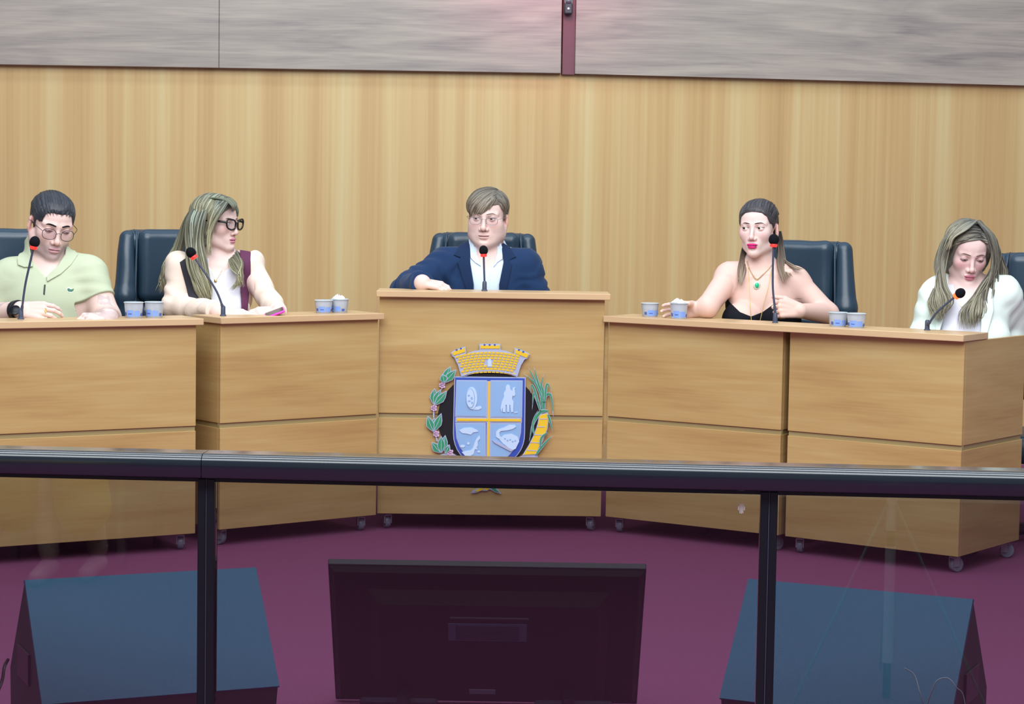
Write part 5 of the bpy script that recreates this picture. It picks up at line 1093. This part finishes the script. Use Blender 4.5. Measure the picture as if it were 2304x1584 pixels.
# ---- the woman in the black strapless top
def woman_black():
    Y0 = 9.00; P = lambda x, y, d=0.0: aty(x, y, Y0 + d)
    H = Fr(P(1707, 513), HM(-22, 1, -1), .985); g = dict(jaw=.84, fw=.94, chin=.85, cheek=1.06, nose=.95, brow=.75, lips=1.35, up=.36, lo=-.26, gaze=(-.42, -1, 0), body=(226, 190, 179), blush=(232, 160, 165), blush_k=.3, lash=.9, shadow_k=.45, lip_k=1.0)
    J = dict(shL=P(1640, 624), shR=P(1790, 634), elL=P(1592, 690, -.13), wrL=HELD + np.array([.080, .062, .034]), elR=P(1862, 706, -.05), wrR=P(1800, 699, -.24), yaw=-.10, seat=-.6); J['neck'] = P(1710, 606, .01)
    base = np.array([J['neck'][0], Y0, 0.0]); ho = head_ops(H, g); nk = [U(cone(H((0, .022, -.06)), J['neck'] + (0, 0, -.02), .050, .056), .018)]
    hR = hand_ops(J['wrR'], (-1, -.22, .10), (.1, -1, .25), -1, [(1.1, 1.35), (1.15, 1.4), (1.2, 1.4), (1.25, 1.35)], .95, .02, th=((.82, -.42, -.08), (.72, -.15, -.6)))
    hL = hand_ops(J['wrL'], (-1, .06, -.08), (.05, 1, .15), 1, [(.25, .45), (.25, .5), (.25, .5), (.25, .5)], .95, .06, th=((.35, .25, -.9), (.75, -.1, -.65)))
    T = Fr((J['shL'] + J['shR']) / 2, Rz(-.10))
    bo = nk + torso_ops(J, 0, fem=True, bust=1.16, bk=.016, slr=(.052, .044, .029), chest=.94) + hR + hL
    for s in (-1, 1): bo += [U(cone(J['neck'] + (s * .02, -.050, -.026), T((s * .115, -.035, .036)), .010, .009), .018)]
    cf = face_color(H, (228, 201, 194), (206, 40, 120), g)
    lo = np.minimum.reduce([J['wrL'], J['elR'], J['wrR']]) - .2; hi = np.maximum.reduce([J['wrL'], J['elR'], J['shR']]) + .14; hi[2] = H.t[2] - .110 * H.k; lo[2] = .70
    rg = [head_region(H), (lo, hi, .0030)]
    o = skin_body('woman in a black strapless top with magenta lipstick holding a water cup', base, ho, bo, H, cf, rg); eyes(o, base, H, g); brows(o, base, H, ho, mat('brow_brown3', (84, 66, 64), .8, spec=.1), .0020)
    keep = hl3([-.085, -.064, -.055, -.035, 0, .035, .055, .064, .085], [.0, .02, .048, .064, .070, .064, .048, .02, .0], [-.09, -.055, -.04, -.02, -.005, .022, .04, .1], [.06, .03, .015, .0, -.004, .010, -.06, -.12])
    inf = lambda Q: .004 + .007 * np.clip((Q[:, 2] - .05) / .05, 0, 1)
    V, Q, C = strandcap(hc := ho + [U(ell((0, .055, -.03), (.062, .055, .10), H), .02)], H, inf, keep, (44, 42, 48), (70, 66, 70), 18, (3.0, .6, 1.6), .0003, hi_k=.12); mesh_obj('hair', V - base, Q, M_HAIR, o, True, C)
    cs = [((58, 52, 50), (150, 130, 112)), ((84, 72, 64), (166, 146, 128)), ((48, 44, 46), (128, 108, 92))]
    it = fall([(1672, 548, .03), (1666, 575, .0), (1662, 605, -.06), (1660, 640, -.10)], [(1684, 550, .05), (1680, 580, .02), (1676, 612, -.06), (1668, 645, -.11)], 18, .0034, .0024, 0, 0, 5, .003, .003, P, cs)
    it += fall([(1746, 520, .03), (1750, 560, .03), (1752, 600, -.06), (1760, 640, -.125)], [(1757, 520, .08), (1762, 560, .08), (1768, 600, .0), (1782, 622, -.10)], 30, .0044, .003, 0, 0, 6, .003, .004, P, cs)
    it += fall([(1752, 550, .06), (1762, 580, .03), (1782, 596, -.05), (1812, 606, -.075)], [(1757, 560, .07), (1768, 588, .03), (1785, 602, -.05), (1802, 609, -.08)], 8, .0032, .0024, 0, 0, 7, .003, .002, P, cs)
    cd = [((52, 50, 56), (60, 58, 64)), ((76, 74, 80), (84, 80, 84)), ((36, 34, 40), (50, 48, 52))]
    it += scalp(H, [(-.95, -.35, .02), (-.74, -.75, .24), (-.3, -1, .37), (.3, -1, .37), (.74, -.75, .24), (.95, -.35, .02)], [(-.7, .8, .1), (-.4, .9, .4), (-.1, .9, .6), (.1, .9, .6), (.4, .9, .4), (.7, .8, .1)], 120, .0034, .0016, cd, 33, hc, inf, keep, .001, [(-1, .1, .5), (-.7, -.1, .95), (-.2, -.2, 1.2), (.2, -.2, 1.2), (.7, -.1, .95), (1, .1, .5)])
    locks(o, base, it)
    M_D = mat('black_top', (22, 24, 32), .8, spec=.15, bump=(500, .2))
    dr = torso_ops(J, .006, fem=True, bust=1.16, bk=.016, sl=False, chest=.94) + [('i', region([(1600, 666), (1626, 657), (1640, 678), (1665, 702), (1690, 712), (1716, 702), (1738, 686), (1758, 676), (1775, 673), (1800, 690), (1840, 700), (1840, 1000), (1600, 1000)], Y0 - .12), 0)]
    garment('strapless_top', o, base, dr, .0034, M_D, lo=(-9, 0, .55))
    # necklaces
    G = MATS['gold']; cp = crom([on_surf(bo, x, y, Y0, .004) for x, y in ((1681, 588), (1685, 602), (1693, 617), (1703, 628), (1715, 619), (1727, 608), (1737, 596))], 44)
    mb = MB()
    for i, p in enumerate(cp): mb.lathe([(0, -.0028), (.0030, 0), (0, .0028)], tuple(p - base), 6, 'y')
    mb.build('chain_necklace', mat('chain_gold', (226, 206, 170), .4, .3), o, True)
    c = on_surf(bo, 1703, 642, Y0, .006) - base; q = crom([on_surf(bo, 1703, 628, Y0, .004) - base, c + np.array([0, 0, .014])], 4); MB().tube(q, .003, 6).build('pendant_bail', G, o)
    def oval(rx, rz, d, nm, m):
        V, Fc = [], []; n = 22
        for s, y in ((.0, -d), (.7, -d * .9), (1.0, -d * .4), (1.0, .002)):
            for k in range(n): a = 2 * math.pi * k / n; V.append((c[0] + rx * s * math.cos(a), c[1] + y, c[2] + rz * s * math.sin(a)))
        Fc = [(i * n + k, i * n + (k + 1) % n, (i + 1) * n + (k + 1) % n, (i + 1) * n + k) for i in range(3) for k in range(n)]; mesh_obj(nm, V, Fc, m, o, True)
    oval(.0135, .0175, .004, 'pendant_setting', mat('pendant_pale', (236, 232, 214), .3, .2)); oval(.0095, .0125, .007, 'pendant_stone', mat('emerald', (40, 190, 140), .15))
    L1 = [on_surf(bo + dr[:-1], x, y, Y0, .006) for x, y in ((1683, 600), (1685, 640), (1688, 690), (1691, 726))]; L2 = [on_surf(bo + dr[:-1], x, y, Y0, .006) for x, y in ((1736, 606), (1731, 640), (1719, 685), (1709, 726))]
    for L in (L1, L2): autosmooth(MB().tube([p - base for p in crom(L, 30)], .0013, 6).build('long_chain', mat('chain_bright', (226, 200, 120), .35, .5), o))
    pr = (L1[-1] + L2[-1]) / 2 - base; autosmooth(MB().lathe([(0, -.018), (.007, -.015), (.007, .015), (0, .018)], tuple(pr), 10, 'x').build('red_pendant', mat('red_stone', (196, 46, 60), .3), o))
    lower(o, base, J, mat('black_trousers', (24, 26, 34), .8)); return o
# ---- the woman in the white blazer
def woman_white():
    Y0 = 8.60; P = lambda x, y, d=0.0: aty(x, y, Y0 + d)
    H = Fr(P(2176, 566), HM(4, 20, 3), .98); g = dict(jaw=.88, fw=.96, chin=.9, cheek=1.05, nose=1.0, brow=.75, lips=1.15, up=-.02, lo=-.17, lashz=-.002, gaze=(0, -1, -.2), blush=(232, 150, 160), blush_k=.5, lash=.85, shadow_k=.5, shadow=(150, 105, 110))
    J = dict(shL=P(2112, 668), shR=P(2256, 664), elL=P(2080, 762, -.02), wrL=P(2120, 800, -.2), elR=P(2284, 758, .10), wrR=P(2212, 800, -.10), lean=-.1, seat=-.64); J['neck'] = P(2180, 646, .01)
    base = np.array([J['neck'][0], Y0, 0.0]); ho = head_ops(H, g); nk = [U(cone(H((0, .03, -.06)), J['neck'] + (0, 0, -.03), .049, .056), .018)]
    bo = nk + torso_ops(J, 0, fem=True, slr=(.046, .042, .030)); cf = face_color(H, (230, 198, 193), (196, 104, 128), g)
    o = skin_body('woman with long highlighted hair in a white blazer reading downwards', base, ho, bo, H, cf, [head_region(H), bust_region(H, J['neck'] - (.15, .2, .25), J['neck'] + (.15, .2, .3))]); eyes(o, base, H, g); brows(o, base, H, ho, mat('brow_brown2', (112, 90, 82), .8, spec=.1), .0020)
    keep = hl3([-.085, -.066, -.055, -.03, 0, .02, .03, .05, .062, .085], [-.05, .03, .052, .070, .080, .083, .080, .062, .03, -.05], [-.09, -.06, -.045, -.03, .0, .05, .1], [.05, .0, -.03, -.06, -.10, -.12, -.12], (-.065, -.04), ears=False)
    inf = lambda Q: .010 + .006 * np.clip((Q[:, 2] - .0) / .06, 0, 1)
    V, Q, C = strandcap(hc := ho + [U(ell((0, .03, -.03), (.080, .075, .11), H), .02)], H, inf, keep, (70, 70, 68), (134, 136, 124), 28, (2.6, 1.6, 1.0), .0003, hi_k=.2); mesh_obj('hair', V - base, Q, M_HAIR, o, True, C)
    cs = [((78, 76, 72), (150, 145, 124)), ((100, 100, 92), (172, 168, 144)), ((62, 58, 55), (112, 104, 92)), ((88, 86, 80), (138, 130, 110)), ((124, 126, 116), (160, 154, 130))]
    it = fall([(2172, 496, -.05), (2126, 540, -.03), (2108, 595, -.02), (2104, 640, -.06), (2100, 680, -.10), (2112, 712, -.12)], [(2190, 498, -.09), (2146, 528, -.10), (2126, 580, -.08), (2130, 640, -.10), (2128, 680, -.12), (2098, 722, -.13)], 160, .0024, .0018, 0, 0, 15, .006, .020, P, cs)
    it += fall([(2196, 496, -.07), (2224, 530, -.09), (2229, 590, -.08), (2208, 650, -.11), (2178, 700, -.13), (2162, 742, -.14)], [(2205, 495, -.02), (2242, 545, -.02), (2244, 620, -.03), (2226, 670, -.08), (2216, 700, -.11), (2196, 724, -.13)], 140, .0024, .0018, 0, 0, 16, .006, .022, P, cs)
    it += fall([(2205, 498, .0), (2244, 560, .0), (2250, 610, .02), (2240, 640, .0)], [(2210, 500, .05), (2248, 570, .05), (2258, 620, .03), (2250, 636, .02)], 34, .0022, .0016, 0, 0, 17, .006, .016, P, cs)
    it += fall([(2192, 494, -.06), (2160, 504, -.08), (2134, 532, -.08), (2126, 566, -.07)], [(2200, 496, -.09), (2176, 516, -.115), (2148, 536, -.11), (2136, 560, -.10)], 34, .0034, .002, 0, 0, 18, .003, .003, P, cs)
    it += fall([(2230, 690, -.1), (2226, 720, -.12), (2236, 755, -.13)], [(2226, 690, -.1), (2224, 715, -.12), (2234, 750, -.13)], 2, .004, .003, 0, 0, 19, .002, .003, P, cs)
    it += scalp(H, [(.22, -.92, .52), (.25, -.85, .6), (.2, .0, 1), (.1, .7, .75)], [(-.84, -.66, .14), (-.95, -.45, -.2), (-1, .1, -.3), (-.7, .8, -.2)], 110, .0034, .0018, cs, 11, hc, inf, keep, .0015, [(-.35, -1.0, .50), (-.45, -1.0, .75), (-.6, .1, .9), (-.4, .7, .7)]); it += scalp(H, [(.22, -.92, .52), (.25, -.85, .6), (.2, .0, 1), (.1, .7, .75)], [(.86, -.62, .16), (.95, -.4, -.2), (1, .1, -.3), (.7, .8, -.2)], 80, .0034, .0018, cs, 12, hc, inf, keep)
    locks(o, base, it)
    e_ = H((-.080, -.005, -.042)) - base; autosmooth(MB().lathe([(0, -.012), (.006, -.006), (.007, .004), (0, .010)], tuple(e_), 10).build('earring', MATS['gold'], o))
    M_B = mat('pale_blouse', (216, 214, 226), .75, spec=.2, bump=(50, .2)); M_J = mat('white_blazer', (222, 234, 228), .75, spec=.2, bump=(40, .15))
    bl = nk + torso_ops(J, .008, fem=True, sl=False); garment('blouse', o, base, bl + [('c', region([(2140, 600), (2208, 600), (2196, 664), (2172, 680), (2150, 668)], Y0 - .1, ymax=Y0), .002), ('c', lambda X, Y, Z: J['neck'][2] + .012 - Z, .002), ('d', wob(.002, 30, 51), 0)], .0036, M_B, lo=(-9, 0, .60))
    jo = torso_ops(J, .016, fem=True, slr=(.056, .050, .042)); fo = [('d', folds(.006, J['shL'], J['elL'], 3, 61), 0), ('d', folds(.006, J['shR'], J['elR'], 3, 62), 0), ('d', wob(.003, 24, 64), 0)]
    cut = [('c', region([(2134, 600), (2222, 600), (2216, 680), (2206, 720), (2212, 820), (2104, 820), (2116, 740), (2134, 680)], Y0 - .12, ymax=Y0 + .02), .003), ('c', lambda X, Y, Z: J['neck'][2] + .05 - Z, .004)]
    garment('blazer', o, base, jo + fo + cut, .004, M_J, lo=(-9, 0, .60))
    for po in ([(2134, 640), (2118, 650), (2108, 690), (2104, 760), (2110, 760), (2122, 720), (2134, 680)], [(2218, 640), (2234, 652), (2236, 700), (2218, 764), (2206, 764), (2208, 720), (2216, 680)]): patch('lapel', o, base, jo, .010, po, Y0, .003, M_J, ymax=Y0 + .05)
    nl = [on_surf(bl, x, y, Y0, .003) - base for x, y in ((2150, 662), (2156, 680), (2164, 690), (2176, 684), (2184, 670))]; autosmooth(MB().tube(crom(nl, 16), .0009, 6).build('necklace', MATS['gold'], o))
    lower(o, base, J, mat('grey_trousers', (120, 122, 128), .8)); return o
PEOPLE = [man_suit, man_polo, woman_cream, woman_black, woman_white]
for f_ in PEOPLE: f_()
# ================================================================== seen only as reflections in the glass: a spectator's skirt and legs, a white stand
def spectator():
    base = np.array([-1.94, 1.30, 0.0]); T = Fr(base, Rz(math.pi)); H = Fr(T((0, .02, 1.20)), Rz(math.pi), .96); g = {}
    J = dict(shL=T((.145, 0, .98)), shR=T((-.145, 0, .98)), elL=T((.20, -.04, .70)), wrL=T((.10, -.30, .62)), elR=T((-.20, -.04, .70)), wrR=T((-.10, -.30, .62)), yaw=math.pi); J['neck'] = T((0, .01, 1.03))
    ho = head_ops(H, g); nk = [U(cone(H((0, .02, -.06)), J['neck'] + (0, 0, -.02), .05, .056), .015)]; legs = []
    for s, kx, fx in ((-1, -.10, -.14), (1, .06, .0)): legs += [U(cone(T((s * .09, 0, .55)), T((kx, -.42, .53)), .08, .06), .02), U(cone(T((kx, -.42, .53)), T((fx, -.36 - .06 * s, .10)), .055, .036), .02)]
    bo = nk + torso_ops(J, 0, fem=True, slr=(.046, .042, .03)) + [U(ell((0, .02, .58), (.165, .13, .11), T), .03)] + legs + hand_ops(J['wrL'], T.M @ np.array((-.7, -.7, 0)), (0, 0, 1), -1, [(.3, .4)] * 4, .9) + hand_ops(J['wrR'], T.M @ np.array((.7, -.7, 0)), (0, 0, 1), 1, [(.3, .4)] * 4, .9)
    a, b = bounds(ho + bo, .02); V, Q = surf(ho + bo, a, b, .006); o = mesh_obj('person', V - base, Q, M_SKIN, None, True, np.tile(lin((228, 198, 188)), (len(V), 1)), tuple(base)); tag(o, 'seated spectator in a yellow skirt seen only as a reflection in the left glass pane', 'person')
    sk = [U(ell((0, .02, .58), (.175, .14, .12), T))] + [U(cone(T((s * .09, 0, .55)), T((s * .11, -.42, .53)), .095, .08), .04) for s in (-1, 1)] + [U(cone(T((s * .10, -.42, .50)), T((s * .12, -.42, .27)), .085, .10), .05) for s in (-1, 1)] + [('d', wob(.010, 22, 71, (1, 1, .2)), 0)]
    garment('skirt', o, base, sk, .008, mat('yellow_skirt', (226, 190, 70), .8)); bl = torso_ops(J, .010, fem=True, slr=(.05, .046, .036)) + [('c', lambda X, Y, Z: J['neck'][2] + .01 - Z, .003)]
    garment('blouse', o, base, bl, .008, mat('spectator_blouse', (196, 210, 205), .8), lo=(-9, -9, .6))
    V, Q, C = strandcap(ho, H, lambda q: .012 + 0 * q[:, 0], hl3([-.08, 0, .08], [.0, .06, .0], [-.09, -.05, 0, .1], [.06, .0, -.08, -.1], ears=False), (70, 55, 48), (100, 80, 66), 5, h=.005); mesh_obj('hair', V - base, Q, M_HAIR, o, True, C)
    for f in ((-.14, -.30), (.0, -.42)): 
        sh = [U(cone(T((f[0], f[1], .045)), T((f[0], f[1] - .14, .03)), .036, .028))]; a, b = bounds(sh); V, Q = surf(sh, a, b, .006); mesh_obj('shoe', V - base, Q, mat('pale_shoe', (200, 190, 190), .5), o, True)
    ch = empty('audience_seat', (-1.94, 1.30, 0)); tag(ch, 'dark padded seat under the spectator in the yellow skirt', 'chair')
    autosmooth(MB().box((-.24, -.24, .38), (.24, .24, .45), .02).build('seat', M_BLACK, ch)); autosmooth(MB().box((-.24, -.34, .45), (.24, -.26, .95), .02).build('backrest', M_BLACK, ch))
    for x in (-.2, .2):
        for y in (-.28, .2): MB().box((x - .015, y - .015, 0), (x + .015, y + .015, .385)).build('leg', M_CHROME, ch)
spectator()
st = empty('white_stand', (.895, 3.05, 0)); tag(st, 'thin white pole stand mirrored in the right glass pane', 'stand')
for z0, z1 in ((.10, .425), (.47, .60)): autosmooth(MB().lathe([(.0145, z0), (.0145, z1)], (0, 0, 0), 16).build('pole', mat('white_pole', (235, 240, 245), .4), st))
for z0, z1 in ((.0, .10), (.425, .47)): autosmooth(MB().lathe([(.011, z0), (.011, z1)], (0, 0, 0), 16).build('collar', M_BLACK, st))
for k in range(3):
    a = math.radians(30 + 120 * k); MB().tube([(0, 0, .57), (.30 * math.cos(a), .30 * math.sin(a), .01)], .005, 6).build('leg', mat('stand_leg', (150, 155, 160), .4), st)
